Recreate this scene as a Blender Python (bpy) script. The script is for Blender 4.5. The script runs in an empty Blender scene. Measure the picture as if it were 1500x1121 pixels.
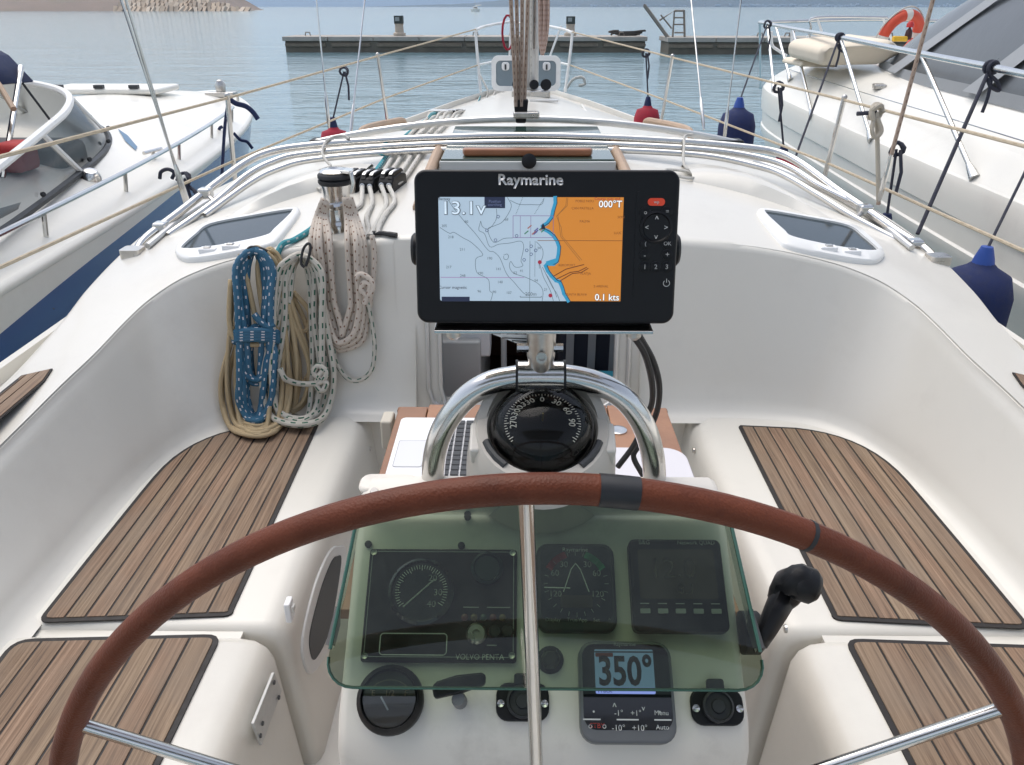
import bpy, bmesh, math, random
from mathutils import Vector, Matrix
random.seed(7)
R_ = math.radians
S = bpy.context.scene
COL = S.collection
# ------------------------------------------------------------------ camera, sky, sun, exposure
WATER = 2.2                       # eye height above the water; all coordinates below are relative to the eye,
                                  # everything is lifted by WATER at the end so that the sea lies at z = 0
cam_d = bpy.data.cameras.new('camera'); cam = bpy.data.objects.new('camera', cam_d); COL.objects.link(cam)
FPX = 1155.0; PITCH = R_(25.5); YAW = R_(.54)
cam_d.sensor_width = 36; cam_d.lens = 36 * FPX / 1500
cam_d.clip_start = .02; cam_d.clip_end = 30000
cam.location = (-.03, 0, WATER)
cam.rotation_euler = (math.pi / 2 - PITCH, 0, YAW)
S.camera = cam

SUN_EL, SUN_AZ = R_(68), R_(-45)  # bright overcast, softest light from the port side
w = bpy.data.worlds.new('World'); S.world = w; w.use_nodes = True
nt = w.node_tree; nt.nodes.clear()
out = nt.nodes.new('ShaderNodeOutputWorld'); bg = nt.nodes.new('ShaderNodeBackground')
sky = nt.nodes.new('ShaderNodeTexSky'); sky.sky_type = 'NISHITA'; sky.sun_disc = False
sky.sun_elevation = SUN_EL; sky.sun_rotation = SUN_AZ; sky.dust_density = 2.5; sky.air_density = 1.0; sky.ozone_density = 1.0
hs = nt.nodes.new('ShaderNodeHueSaturation'); hs.inputs['Saturation'].default_value = .56   # a thin even cloud layer greys the sky
nt.links.new(sky.outputs[0], hs.inputs['Color']); nt.links.new(hs.outputs[0], bg.inputs[0])
bg.inputs[1].default_value = .145
nt.links.new(bg.outputs[0], out.inputs[0])
sun_d = bpy.data.lights.new('sun', 'SUN'); sun_d.energy = 1.0; sun_d.angle = R_(60); sun_d.color = (1, .94, .85)
sun = bpy.data.objects.new('sun', sun_d); COL.objects.link(sun)
sd = Vector((math.sin(SUN_AZ) * math.cos(SUN_EL), math.cos(SUN_AZ) * math.cos(SUN_EL), math.sin(SUN_EL)))
sun.rotation_euler = sd.to_track_quat('Z', 'Y').to_euler()
S.view_settings.view_transform = 'Standard'; S.view_settings.look = 'None'
S.view_settings.exposure = .68; S.view_settings.gamma = 1

# ------------------------------------------------------------------ pixel rays (photograph is 1500 x 1121)
_F0 = Vector((0, math.cos(PITCH), -math.sin(PITCH))); _U0 = Vector((0, math.sin(PITCH), math.cos(PITCH))); _R0 = Vector((1, 0, 0))
_rz = Matrix.Rotation(YAW, 3, 'Z')
CF, CU, CR = _rz @ _F0, _rz @ _U0, _rz @ _R0
CAM = Vector((-.03, 0, 0))
def ray(u, v): return FPX * CF + (u - 750) * CR - (v - 560.5) * CU
def atz(u, v, z): d = ray(u, v); return CAM + d * (z / d.z)
def aty(u, v, y): d = ray(u, v); return CAM + d * (y / d.y)
def atx(u, v, x): d = ray(u, v); return CAM + d * ((x - CAM.x) / d.x)
def onpl(u, v, p, n):
    d = ray(u, v); return CAM + d * ((p - CAM).dot(n) / d.dot(n))

# ------------------------------------------------------------------ materials
MATS = {}
def M(name, col=(.8, .8, .8), rough=.5, metal=0., noise=0., nscale=8., bump=0., bscale=60., coat=0., emit=None, estr=1., spec=.5, dirt=None, dscale=3.):
    if name in MATS: return MATS[name]
    m = bpy.data.materials.new(name); m.use_nodes = True; MATS[name] = m
    t = m.node_tree; b = t.nodes['Principled BSDF']
    b.inputs['Base Color'].default_value = (*col, 1); b.inputs['Roughness'].default_value = rough
    b.inputs['Metallic'].default_value = metal; b.inputs['Coat Weight'].default_value = coat; b.inputs['Coat Roughness'].default_value = .08
    b.inputs['Specular IOR Level'].default_value = spec
    tc = t.nodes.new('ShaderNodeTexCoord')
    last = None
    if noise:
        n = t.nodes.new('ShaderNodeTexNoise'); n.inputs['Scale'].default_value = nscale; n.inputs['Detail'].default_value = 6
        t.links.new(tc.outputs['Object'], n.inputs['Vector'])
        mx = t.nodes.new('ShaderNodeMix'); mx.data_type = 'RGBA'
        mx.inputs[6].default_value = (*[max(0, c * (1 - noise)) for c in col], 1)
        mx.inputs[7].default_value = (*[min(1, c * (1 + noise)) for c in col], 1)
        t.links.new(n.outputs['Fac'], mx.inputs[0]); last = mx.outputs[2]
        rr = t.nodes.new('ShaderNodeMapRange'); rr.inputs['To Min'].default_value = rough * .75; rr.inputs['To Max'].default_value = min(1, rough * 1.3)
        t.links.new(n.outputs['Fac'], rr.inputs['Value']); t.links.new(rr.outputs[0], b.inputs['Roughness'])
    if dirt:
        n2 = t.nodes.new('ShaderNodeTexNoise'); n2.inputs['Scale'].default_value = dscale; n2.inputs['Detail'].default_value = 9; n2.inputs['Roughness'].default_value = .7
        t.links.new(tc.outputs['Object'], n2.inputs['Vector'])
        mr = t.nodes.new('ShaderNodeMapRange'); mr.inputs['From Min'].default_value = .52; mr.inputs['From Max'].default_value = .8; mr.inputs['To Max'].default_value = .6
        t.links.new(n2.outputs['Fac'], mr.inputs['Value'])
        mx2 = t.nodes.new('ShaderNodeMix'); mx2.data_type = 'RGBA'; mx2.inputs[7].default_value = (*dirt, 1)
        if last: t.links.new(last, mx2.inputs[6])
        else: mx2.inputs[6].default_value = (*col, 1)
        t.links.new(mr.outputs[0], mx2.inputs[0]); last = mx2.outputs[2]
    if last: t.links.new(last, b.inputs['Base Color'])
    if bump:
        n3 = t.nodes.new('ShaderNodeTexNoise'); n3.inputs['Scale'].default_value = bscale; n3.inputs['Detail'].default_value = 4
        t.links.new(tc.outputs['Object'], n3.inputs['Vector'])
        bp = t.nodes.new('ShaderNodeBump'); bp.inputs['Strength'].default_value = bump; bp.inputs['Distance'].default_value = .004
        t.links.new(n3.outputs['Fac'], bp.inputs['Height']); t.links.new(bp.outputs[0], b.inputs['Normal'])
    if emit:
        b.inputs['Emission Color'].default_value = (*emit, 1); b.inputs['Emission Strength'].default_value = estr
    return m
GEL = M('gelcoat', (.655, .632, .572), .34, noise=.035, nscale=2.5, coat=.25, dirt=(.55, .52, .47), dscale=2.2)
GELN = M('gelcoat_nonslip', (.70, .69, .65), .6, noise=.05, nscale=30, bump=.35, bscale=350, dirt=(.5, .47, .41), dscale=4)
GELB = M('gelcoat_neighbour', (.80, .775, .705), .35, noise=.02, nscale=1.5, coat=.3, dirt=(.62, .59, .53), dscale=1.3)
GELC = M('gelcoat_console', (.70, .655, .585), .4, noise=.04, nscale=6, dirt=(.42, .38, .33), dscale=9)
STEEL = M('stainless_steel', (.63, .62, .60), .16, 1., noise=.12, nscale=14, bump=.03, bscale=90)
STEELD = M('stainless_worn', (.55, .53, .50), .28, 1., noise=.2, nscale=25, dirt=(.25, .17, .10), dscale=12)
ALU = M('anodised_aluminium', (.60, .60, .59), .38, .9, noise=.1, nscale=20)
PAINTW = M('white_painted_metal', (.78, .78, .76), .35, noise=.05, nscale=10, dirt=(.5, .45, .38), dscale=6)
BLACK = M('black_plastic', (.006, .006, .007), .42, noise=.3, nscale=40, bump=.05, bscale=400, spec=.3)
BLACKG = M('black_gloss', (.008, .008, .010), .07, coat=.5)
RUB = M('black_rubber', (.018, .019, .021), .6, noise=.2, nscale=50)
DGREY = M('dark_grey_plastic', (.035, .037, .04), .45, noise=.15, nscale=30)
CAULK = M('black_caulk', (.016, .013, .012), .65, noise=.3, nscale=60)
NAVY = M('navy_fabric', (.012, .022, .075), .85, noise=.25, nscale=40, bump=.3, bscale=300)
BLUEH = M('blue_hull', (.035, .085, .26), .18, noise=.06, nscale=2, coat=.4)
REDF = M('red_fender_cloth', (.30, .012, .03), .8, noise=.3, nscale=30, bump=.4, bscale=200)
WOODV = M('varnished_wood', (.28, .105, .045), .35, noise=.3, nscale=12, coat=.2)
TANW = M('bleached_wood', (.42, .30, .21), .6, noise=.2, nscale=20)
WHITEP = M('white_plastic', (.80, .80, .80), .35, noise=.03, nscale=10)
LILAC = M('pale_plastic', (.62, .60, .62), .45, noise=.03, nscale=10)
PRINT = M('white_print', (.55, .55, .53), .5)
PRINTG = M('grey_print', (.30, .31, .30), .5)
CREAM = M('cream_cushion', (.72, .64, .52), .8, noise=.06, nscale=10, bump=.2, bscale=120)

def rope_mat(name, base, fleck=None, fl_len=.045, dens=.5, dirt=(.4, .36, .3), rows=3, fleck2=None, hw=.15):
    m = bpy.data.materials.new(name); m.use_nodes = True; t = m.node_tree; b = t.nodes['Principled BSDF']
    b.inputs['Roughness'].default_value = .85
    uv = t.nodes.new('ShaderNodeUVMap'); sp = t.nodes.new('ShaderNodeSeparateXYZ'); t.links.new(uv.outputs[0], sp.inputs[0])
    def math_(op, a, b_=None):
        n = t.nodes.new('ShaderNodeMath'); n.operation = op
        for i, q in enumerate((a, b_)):
            if q is None: continue
            if isinstance(q, (int, float)): n.inputs[i].default_value = q
            else: t.links.new(q, n.inputs[i])
        return n.outputs[0]
    U, V = sp.outputs[0], sp.outputs[1]
    tc = t.nodes.new('ShaderNodeTexCoord')
    n = t.nodes.new('ShaderNodeTexNoise'); n.inputs['Scale'].default_value = 25; t.links.new(tc.outputs['Object'], n.inputs['Vector'])
    mx = t.nodes.new('ShaderNodeMix'); mx.data_type = 'RGBA'; mx.inputs[6].default_value = (*base, 1)
    mx.inputs[7].default_value = (*[.75 * c + .25 * d * .6 for c, d in zip(base, dirt)], 1); t.links.new(n.outputs['Fac'], mx.inputs[0])
    col = mx.outputs[2]
    def flecks(col, fc, off, rows):
        ur = math_('MULTIPLY', U, float(rows)); row = math_('FLOOR', ur); uf = math_('FRACT', ur)
        vv = math_('ADD', math_('DIVIDE', V, fl_len), math_('MULTIPLY', row, .37 + off)); vf = math_('FRACT', vv)
        a = math_('LESS_THAN', math_('ABSOLUTE', math_('SUBTRACT', uf, .5)), hw)
        c = math_('LESS_THAN', vf, dens)
        f = math_('MULTIPLY', a, c)
        m2 = t.nodes.new('ShaderNodeMix'); m2.data_type = 'RGBA'; t.links.new(f, m2.inputs[0]); t.links.new(col, m2.inputs[6]); m2.inputs[7].default_value = (*fc, 1)
        return m2.outputs[2]
    if fleck: col = flecks(col, fleck, 0, rows)
    if fleck2: col = flecks(col, fleck2, .5, rows + 1)
    t.links.new(col, b.inputs['Base Color'])
    # braid relief
    k = math_('MULTIPLY', math_('SINE', math_('ADD', math_('MULTIPLY', U, 37.7), math_('MULTIPLY', V, 900.))), math_('SINE', math_('SUBTRACT', math_('MULTIPLY', U, 37.7), math_('MULTIPLY', V, 900.))))
    bp = t.nodes.new('ShaderNodeBump'); bp.inputs['Strength'].default_value = .5; bp.inputs['Distance'].default_value = .0015
    t.links.new(k, bp.inputs['Height']); t.links.new(bp.outputs[0], b.inputs['Normal'])
    return m
ROPE_BLUE = rope_mat('rope_blue', (.008, .115, .215), (.62, .60, .62), .030, .30, rows=4, hw=.13)
ROPE_TAN = rope_mat('rope_tan', (.46, .35, .20))
ROPE_GREEN = rope_mat('rope_green_fleck', (.55, .52, .45), (.02, .10, .06), .036, .46, rows=4, hw=.16)
ROPE_BROWN = rope_mat('rope_brown_fleck', (.62, .54, .46), (.16, .07, .035), .030, .20, rows=5, hw=.17)
ROPE_WHITE = rope_mat('rope_white', (.62, .60, .55), (.40, .38, .34), .05, .3)
ROPE_TEAL = rope_mat('rope_teal', (.03, .30, .36), (.5, .55, .55), .03, .3)
ROPE_NAVY = rope_mat('rope_navy', (.012, .018, .045))
ROPE_SHEET = rope_mat('rope_sheet', (.42, .31, .24), (.22, .14, .10), .03, .4)
ROPE_CORD = rope_mat('lifeline_cord', (.58, .49, .36), (.45, .36, .25), .06, .4)

def teak_mat(i):
    m = bpy.data.materials.new('teak_%d' % i); m.use_nodes = True; t = m.node_tree; b = t.nodes['Principled BSDF']
    rnd = random.Random(i * 11 + 3)
    k = rnd.uniform(.86, 1.10); warm = rnd.uniform(.96, 1.07)
    tc = t.nodes.new('ShaderNodeTexCoord'); mp = t.nodes.new('ShaderNodeMapping')
    mp.inputs['Scale'].default_value = (170, 3.2, 60); mp.inputs['Location'].default_value = (i * 3.7, i * 1.9, 0)
    mp.inputs['Rotation'].default_value = (0, 0, R_(rnd.uniform(-1.2, 1.2)))
    t.links.new(tc.outputs['Object'], mp.inputs[0])
    n = t.nodes.new('ShaderNodeTexNoise'); n.inputs['Scale'].default_value = 1.; n.inputs['Detail'].default_value = 8; n.inputs['Roughness'].default_value = .68; n.inputs['Distortion'].default_value = .7
    t.links.new(mp.outputs[0], n.inputs['Vector'])
    cr = t.nodes.new('ShaderNodeValToRGB'); e = cr.color_ramp.elements
    e[0].position = .34; e[0].color = (.098 * k, .064 * k, .043 * k, 1); e[1].position = .66; e[1].color = (.30 * k * warm, .212 * k, .140 * k, 1)
    q = e.new(.47); q.color = (.195 * k * warm, .128 * k, .080 * k, 1)
    t.links.new(n.outputs['Fac'], cr.inputs[0])
    n2 = t.nodes.new('ShaderNodeTexNoise'); n2.inputs['Scale'].default_value = 7; n2.inputs['Detail'].default_value = 6; t.links.new(tc.outputs['Object'], n2.inputs['Vector'])
    mx = t.nodes.new('ShaderNodeMix'); mx.data_type = 'RGBA'; mx.inputs[7].default_value = (.205, .155, .112, 1)
    mr = t.nodes.new('ShaderNodeMapRange'); mr.inputs['From Min'].default_value = .4; mr.inputs['From Max'].default_value = .75; mr.inputs['To Max'].default_value = .7
    t.links.new(n2.outputs['Fac'], mr.inputs[0]); t.links.new(mr.outputs[0], mx.inputs[0]); t.links.new(cr.outputs[0], mx.inputs[6])
    t.links.new(mx.outputs[2], b.inputs['Base Color']); b.inputs['Roughness'].default_value = .75
    bp = t.nodes.new('ShaderNodeBump'); bp.inputs['Strength'].default_value = .6; bp.inputs['Distance'].default_value = .002
    t.links.new(n.outputs['Fac'], bp.inputs['Height']); t.links.new(bp.outputs[0], b.inputs['Normal'])
    return m
TEAK = [teak_mat(i) for i in range(7)]

def leather_mat():
    m = M('brown_leather', (.125, .035, .017), .45, noise=.5, nscale=16, dirt=(.035, .012, .009), dscale=14, spec=.2)
    t = m.node_tree; b = t.nodes['Principled BSDF']
    tc = t.nodes.new('ShaderNodeTexCoord'); v = t.nodes.new('ShaderNodeTexVoronoi'); v.inputs['Scale'].default_value = 420
    t.links.new(tc.outputs['Object'], v.inputs['Vector'])
    bp = t.nodes.new('ShaderNodeBump'); bp.inputs['Strength'].default_value = .35; bp.inputs['Distance'].default_value = .001
    t.links.new(v.outputs['Distance'], bp.inputs['Height']); t.links.new(bp.outputs[0], b.inputs['Normal'])
    return m
LEATHER = leather_mat()

def glass_mat(name, tint, gloss=.06, rough=.02, grime=0.):
    m = bpy.data.materials.new(name); m.use_nodes = True; t = m.node_tree; t.nodes.clear()
    o = t.nodes.new('ShaderNodeOutputMaterial'); tr = t.nodes.new('ShaderNodeBsdfTransparent'); gl = t.nodes.new('ShaderNodeBsdfGlossy')
    tr.inputs[0].default_value = (*tint, 1); gl.inputs['Roughness'].default_value = rough; gl.inputs[0].default_value = (.9, .9, .9, 1)
    fr = t.nodes.new('ShaderNodeFresnel'); fr.inputs[0].default_value = 1.0 + gloss * 7.5
    mx = t.nodes.new('ShaderNodeMixShader'); t.links.new(fr.outputs[0], mx.inputs[0]); t.links.new(tr.outputs[0], mx.inputs[1]); t.links.new(gl.outputs[0], mx.inputs[2])
    last = mx.outputs[0]
    if grime:      # dried salt and dust on the pane
        tc = t.nodes.new('ShaderNodeTexCoord'); n1 = t.nodes.new('ShaderNodeTexNoise'); n1.inputs['Scale'].default_value = 14; n1.inputs['Detail'].default_value = 10; n1.inputs['Roughness'].default_value = .72
        t.links.new(tc.outputs['Object'], n1.inputs['Vector'])
        mr = t.nodes.new('ShaderNodeMapRange'); mr.inputs['From Min'].default_value = .40; mr.inputs['From Max'].default_value = .85; mr.inputs['To Min'].default_value = grime * .15; mr.inputs['To Max'].default_value = grime * 2.2
        t.links.new(n1.outputs['Fac'], mr.inputs['Value'])
        df = t.nodes.new('ShaderNodeBsdfDiffuse'); df.inputs[0].default_value = (.36, .40, .34, 1)
        m3 = t.nodes.new('ShaderNodeMixShader'); t.links.new(mr.outputs[0], m3.inputs[0]); t.links.new(last, m3.inputs[1]); t.links.new(df.outputs[0], m3.inputs[2]); last = m3.outputs[0]
    t.links.new(last, o.inputs[0]); return m
GREEN = glass_mat('green_acrylic', (.39, .47, .37), .06, grime=.026)
def greenedge():
    m = M('acrylic_edge', (.03, .095, .068), .25); return m
GREENE = greenedge()

GLASSD = glass_mat('smoked_glass', (.30, .34, .36), .07, .03)
GLASSC = glass_mat('clear_glass', (.93, .95, .95), .065)
VINYL = glass_mat('clear_vinyl', (.33, .36, .39), .06, .12)

# ------------------------------------------------------------------ mesh helpers
def crv(pts, n=8, closed=False):
    """Catmull-Rom through points"""
    P = [Vector(p) for p in pts]; L = len(P); o = []
    rng = L if closed else L - 1
    for i in range(rng):
        a = P[(i - 1) % L] if closed or i > 0 else P[0] * 2 - P[1]
        b, c = P[i], P[(i + 1) % L]
        d = P[(i + 2) % L] if closed or i + 2 < L else P[-1] * 2 - P[-2]
        for k in range(n):
            t = k / n
            o.append(.5 * ((2 * b) + (c - a) * t + (2 * a - 5 * b + 4 * c - d) * t * t + (3 * b - a - 3 * c + d) * t ** 3))
    if not closed: o.append(P[-1].copy())
    return o
def lin(xs, ys, x):
    """smooth monotone-ish interpolation in a table"""
    if x <= xs[0]: return ys[0]
    if x >= xs[-1]: return ys[-1]
    for i in range(len(xs) - 1):
        if x <= xs[i + 1]:
            h = xs[i + 1] - xs[i]; t = (x - xs[i]) / h
            def sl(j):
                if j <= 0: return (ys[1] - ys[0]) / (xs[1] - xs[0])
                if j >= len(xs) - 1: return (ys[-1] - ys[-2]) / (xs[-1] - xs[-2])
                return (ys[j + 1] - ys[j - 1]) / (xs[j + 1] - xs[j - 1])
            m0, m1 = sl(i) * h, sl(i + 1) * h
            return (2 * t ** 3 - 3 * t * t + 1) * ys[i] + (t ** 3 - 2 * t * t + t) * m0 + (-2 * t ** 3 + 3 * t * t) * ys[i + 1] + (t ** 3 - t * t) * m1
class MB:
    def __init__(s): s.v = []; s.f = []; s.uv = []
    def add(s, vs, fs, uvs=None):
        o = len(s.v); s.v += [Vector(x) for x in vs]; s.f += [tuple(i + o for i in f) for f in fs]
        s.uv += list(uvs) if uvs else [(0, 0)] * len(vs); return s
    def box(s, c, sz, rot=None):
        c = Vector(c); h = Vector(sz) / 2; vs = []
        for x in (-1, 1):
            for y in (-1, 1):
                for z in (-1, 1):
                    p = Vector((x * h.x, y * h.y, z * h.z)); vs.append(c + (rot @ p if rot else p))
        return s.add(vs, [(0, 1, 3, 2), (4, 6, 7, 5), (0, 4, 5, 1), (2, 3, 7, 6), (0, 2, 6, 4), (1, 5, 7, 3)])
    def tube(s, pts, r, n=10, closed=False, cap=True, flat=1.):
        P = [Vector(p) for p in pts]; L = len(P); rr = r if isinstance(r, (list, tuple)) else [r] * L
        T = []
        for i in range(L):
            a = P[(i - 1) % L] if closed else P[max(0, i - 1)]; b = P[(i + 1) % L] if closed else P[min(L - 1, i + 1)]
            d = b - a; T.append(d.normalized() if d.length > 1e-9 else Vector((0, 0, 1)))
        up = Vector((0, 0, 1)) if abs(T[0].z) < .9 else Vector((0, 1, 0))
        N = (up - T[0] * up.dot(T[0])).normalized(); vs = []; uv = []; dist = 0
        for i in range(L):
            if i:
                q = T[i - 1].rotation_difference(T[i]); N = q @ N; N = (N - T[i] * N.dot(T[i])).normalized(); dist += (P[i] - P[i - 1]).length
            B = T[i].cross(N)
            for k in range(n + 1):
                a = 2 * math.pi * k / n; vs.append(P[i] + rr[i] * (math.cos(a) * N + math.sin(a) * flat * B)); uv.append((k / n, dist))
        fs = []; W = n + 1
        for i in range(L - 1):
            for k in range(n): fs.append((i * W + k, i * W + k + 1, (i + 1) * W + k + 1, (i + 1) * W + k))
        if closed:
            for k in range(n): fs.append(((L - 1) * W + k, (L - 1) * W + k + 1, k + 1, k))
        elif cap:
            fs.append(tuple(reversed(range(n)))); fs.append(tuple((L - 1) * W + k for k in range(n)))
        return s.add(vs, fs, uv)
    def lathe(s, prof, o, ax=(0, 0, 1), n=32, a0=0, a1=2 * math.pi, sx=1.):
        """prof: list of (radius, height) along ax from o"""
        ax = Vector(ax).normalized(); x = ax.orthogonal().normalized()
        if abs(ax.x) < .9: x = (Vector((1, 0, 0)) - ax * ax.x).normalized()
        y = ax.cross(x); o = Vector(o); vs = []; full = abs(a1 - a0 - 2 * math.pi) < 1e-6; W = n if full else n + 1
        for (r, h) in prof:
            for k in range(W):
                a = a0 + (a1 - a0) * k / n; vs.append(o + ax * h + r * (math.cos(a) * x * sx + math.sin(a) * y))
        fs = []
        for i in range(len(prof) - 1):
            for k in range(n):
                k2 = (k + 1) % W if full else k + 1
                fs.append((i * W + k, i * W + k2, (i + 1) * W + k2, (i + 1) * W + k))
        if full:
            if prof[0][0] > 1e-6: fs.append(tuple(reversed(range(W))))
            if prof[-1][0] > 1e-6: fs.append(tuple((len(prof) - 1) * W + k for k in range(W)))
        return s.add(vs, fs)
    def prism(s, poly, d):
        """polygon (3-D points) extruded by vector d"""
        P = [Vector(p) for p in poly]; d = Vector(d); n = len(P)
        vs = P + [p + d for p in P]
        fs = [tuple(reversed(range(n))), tuple(range(n, 2 * n))] + [(i, (i + 1) % n, n + (i + 1) % n, n + i) for i in range(n)]
        return s.add(vs, fs)
    def grid(s, rows, closed=False):
        W = len(rows[0]); vs = [p for r in rows for p in r]; fs = []
        for i in range(len(rows) - 1):
            for k in range(W - 1 if not closed else W): fs.append((i * W + k, i * W + (k + 1) % W, (i + 1) * W + (k + 1) % W, (i + 1) * W + k))
        return s.add(vs, fs)
    def ball(s, c, r, n=16, m=10, sc=(1, 1, 1)):
        c = Vector(c); rows = []
        for i in range(m + 1):
            a = -math.pi / 2 + math.pi * i / m
            rows.append([c + Vector((r * sc[0] * math.cos(a) * math.cos(2 * math.pi * k / n), r * sc[1] * math.cos(a) * math.sin(2 * math.pi * k / n), r * sc[2] * math.sin(a))) for k in range(n)])
        return s.grid(rows, True)
    def mirror(s):
        o = len(s.v); nv = [Vector((-p.x, p.y, p.z)) for p in s.v]
        s.f += [tuple(reversed([i + o for i in f])) for f in s.f]; s.v += nv; s.uv += s.uv[:]; return s
WL = {}
def put(name, mb, mat, parent=None, sharp=38, bevel=0, seg=2, kind=None, label=None):
    me = bpy.data.meshes.new(name)
    org = WL.get(parent.name, Vector((0, 0, 0))) if parent else Vector((0, 0, 0))
    me.from_pydata([tuple(p) for p in mb.v], [], mb.f)
    if any(u != (0, 0) for u in mb.uv):
        l = me.uv_layers.new(name='UVMap')
        idx = [0] * len(me.loops); me.loops.foreach_get('vertex_index', idx)
        flat = []
        for i in idx: flat += mb.uv[i]
        l.data.foreach_set('uv', flat)
    bm = bmesh.new(); bm.from_mesh(me); bmesh.ops.recalc_face_normals(bm, faces=bm.faces)
    if not any(u != (0, 0) for u in mb.uv): bmesh.ops.remove_doubles(bm, verts=bm.verts, dist=1e-6)
    bm.to_mesh(me); bm.free()
    me.shade_smooth()
    if sharp: me.set_sharp_from_angle(angle=R_(sharp))
    if mat: me.materials.append(mat)
    o = bpy.data.objects.new(name, me); COL.objects.link(o)
    if parent: o.parent = parent; o.location = -org
    WL[o.name] = Vector((0, 0, 0))
    if bevel:
        b = o.modifiers.new('bevel', 'BEVEL'); b.width = bevel; b.segments = seg; b.limit_method = 'ANGLE'; b.angle_limit = R_(35); b.harden_normals = True
    if kind: o['kind'] = kind
    if label: o['label'] = label
    return o
def thing(name, label, cat, loc=(0, 0, 0), group=None):
    o = bpy.data.objects.new(name, None); COL.objects.link(o); o.location = loc; o.empty_display_size = .1
    o['label'] = label; o['category'] = cat
    if group: o['group'] = group
    WL[o.name] = Vector(loc); return o
def tag(o, label, cat, group=None):
    o['label'] = label; o['category'] = cat
    if group: o['group'] = group
    return o
class Fr:
    """a local frame: origin, right, up, normal"""
    def __init__(s, o, x, y): s.o = Vector(o); s.x = Vector(x).normalized(); s.y = Vector(y).normalized(); s.n = s.x.cross(s.y)
    def p(s, x, y, z=0): return s.o + s.x * x + s.y * y + s.n * z
    def px(s, u, v, z=0):
        q = onpl(u, v, s.o + s.n * z, s.n) - s.o; return q.dot(s.x), q.dot(s.y)
    def poly(s, pts, z=0): return [s.p(x, y, z) for x, y in pts]
    def mat(s): return Matrix((s.x, s.y, s.n)).transposed()
def rrect(x0, x1, y0, y1, r, n=5):
    o = []
    for cx, cy, a0 in ((x1 - r, y1 - r, 0), (x0 + r, y1 - r, 90), (x0 + r, y0 + r, 180), (x1 - r, y0 + r, 270)):
        for k in range(n + 1):
            a = R_(a0 + 90 * k / n); o.append((cx + r * math.cos(a), cy + r * math.sin(a)))
    return o
def text(s, fr, x, y, size, mat, parent, z=.001, width=None, align='CENTER', name='lettering', ext=.0002, bold=0.):
    c = bpy.data.curves.new('t', 'FONT'); c.body = s; c.size = size; c.align_x = align; c.align_y = 'CENTER'; c.extrude = ext; c.offset = bold; c.resolution_u = 3
    o = bpy.data.objects.new('t', c); COL.objects.link(o)
    dg = bpy.context.evaluated_depsgraph_get(); me = bpy.data.meshes.new_from_object(o.evaluated_get(dg))
    bpy.data.objects.remove(o); bpy.data.curves.remove(c)
    xs = [v.co.x for v in me.vertices]
    k = 1.
    if width and xs: k = width / max(1e-6, max(xs) - min(xs))
    mb = MB(); mb.add([fr.p(x + v.co.x * k, y + v.co.y, z + v.co.z) for v in me.vertices], [tuple(p.vertices) for p in me.polygons])
    bpy.data.meshes.remove(me)
    return put(name, mb, mat, parent, sharp=0)
def stroke(fr, pts, wdt, z=.0006, closed=False):
    """thin flat ribbon in a frame through (x,y) points"""
    mb = MB(); P = [Vector((a, b, 0)) for a, b in pts]
    if closed: P.append(P[0])
    for a, b in zip(P, P[1:]):
        d = b - a
        if d.length < 1e-9: continue
        nn = Vector((-d.y, d.x, 0)).normalized() * wdt / 2; e = d.normalized() * wdt * .3
        q = [a + nn - e, a - nn - e, b - nn + e, b + nn + e]
        mb.add([fr.p(p.x, p.y, z) for p in q], [(0, 1, 2, 3)])
    return mb
def disc(fr, x, y, r, z=.0006, n=16):
    mb = MB(); mb.add([fr.p(x + r * math.cos(2 * math.pi * k / n), y + r * math.sin(2 * math.pi * k / n), z) for k in range(n)], [tuple(range(n))]); return mb
# ------------------------------------------------------------------ sea, land, breakwater, pontoons
def sea_mat():
    m = bpy.data.materials.new('sea_water'); m.use_nodes = True; t = m.node_tree; b = t.nodes['Principled BSDF']
    b.inputs['Base Color'].default_value = (.15, .25, .29, 1); b.inputs['Roughness'].default_value = .07; b.inputs['IOR'].default_value = 1.33
    tc = t.nodes.new('ShaderNodeTexCoord')
    prev = None
    for sc, stretch, dist in ((.35, 2.4, .17), (1.7, 2.2, .085), (6., 1.7, .028)):
        mp = t.nodes.new('ShaderNodeMapping'); mp.inputs['Scale'].default_value = (sc / stretch, sc, sc); mp.inputs['Rotation'].default_value = (0, 0, R_(12 if sc < 1 else -9))
        n = t.nodes.new('ShaderNodeTexNoise'); n.inputs['Scale'].default_value = 1; n.inputs['Detail'].default_value = 5; n.inputs['Roughness'].default_value = .55
        t.links.new(tc.outputs['Object'], mp.inputs[0]); t.links.new(mp.outputs[0], n.inputs['Vector'])
        bp = t.nodes.new('ShaderNodeBump'); bp.inputs['Strength'].default_value = .75; bp.inputs['Distance'].default_value = dist
        t.links.new(n.outputs['Fac'], bp.inputs['Height'])
        if prev: t.links.new(prev, bp.inputs['Normal'])
        prev = bp.outputs[0]
    t.links.new(prev, b.inputs['Normal']); return m
mb = MB(); Z0 = -WATER
mb.add([(-9000, -300, Z0), (9000, -300, Z0), (9000, 14000, Z0), (-9000, 14000, Z0)], [(0, 1, 2, 3)])
o = put('sea', mb, sea_mat(), sharp=0); o['kind'] = 'structure'

def dist_row(y): return y
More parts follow.
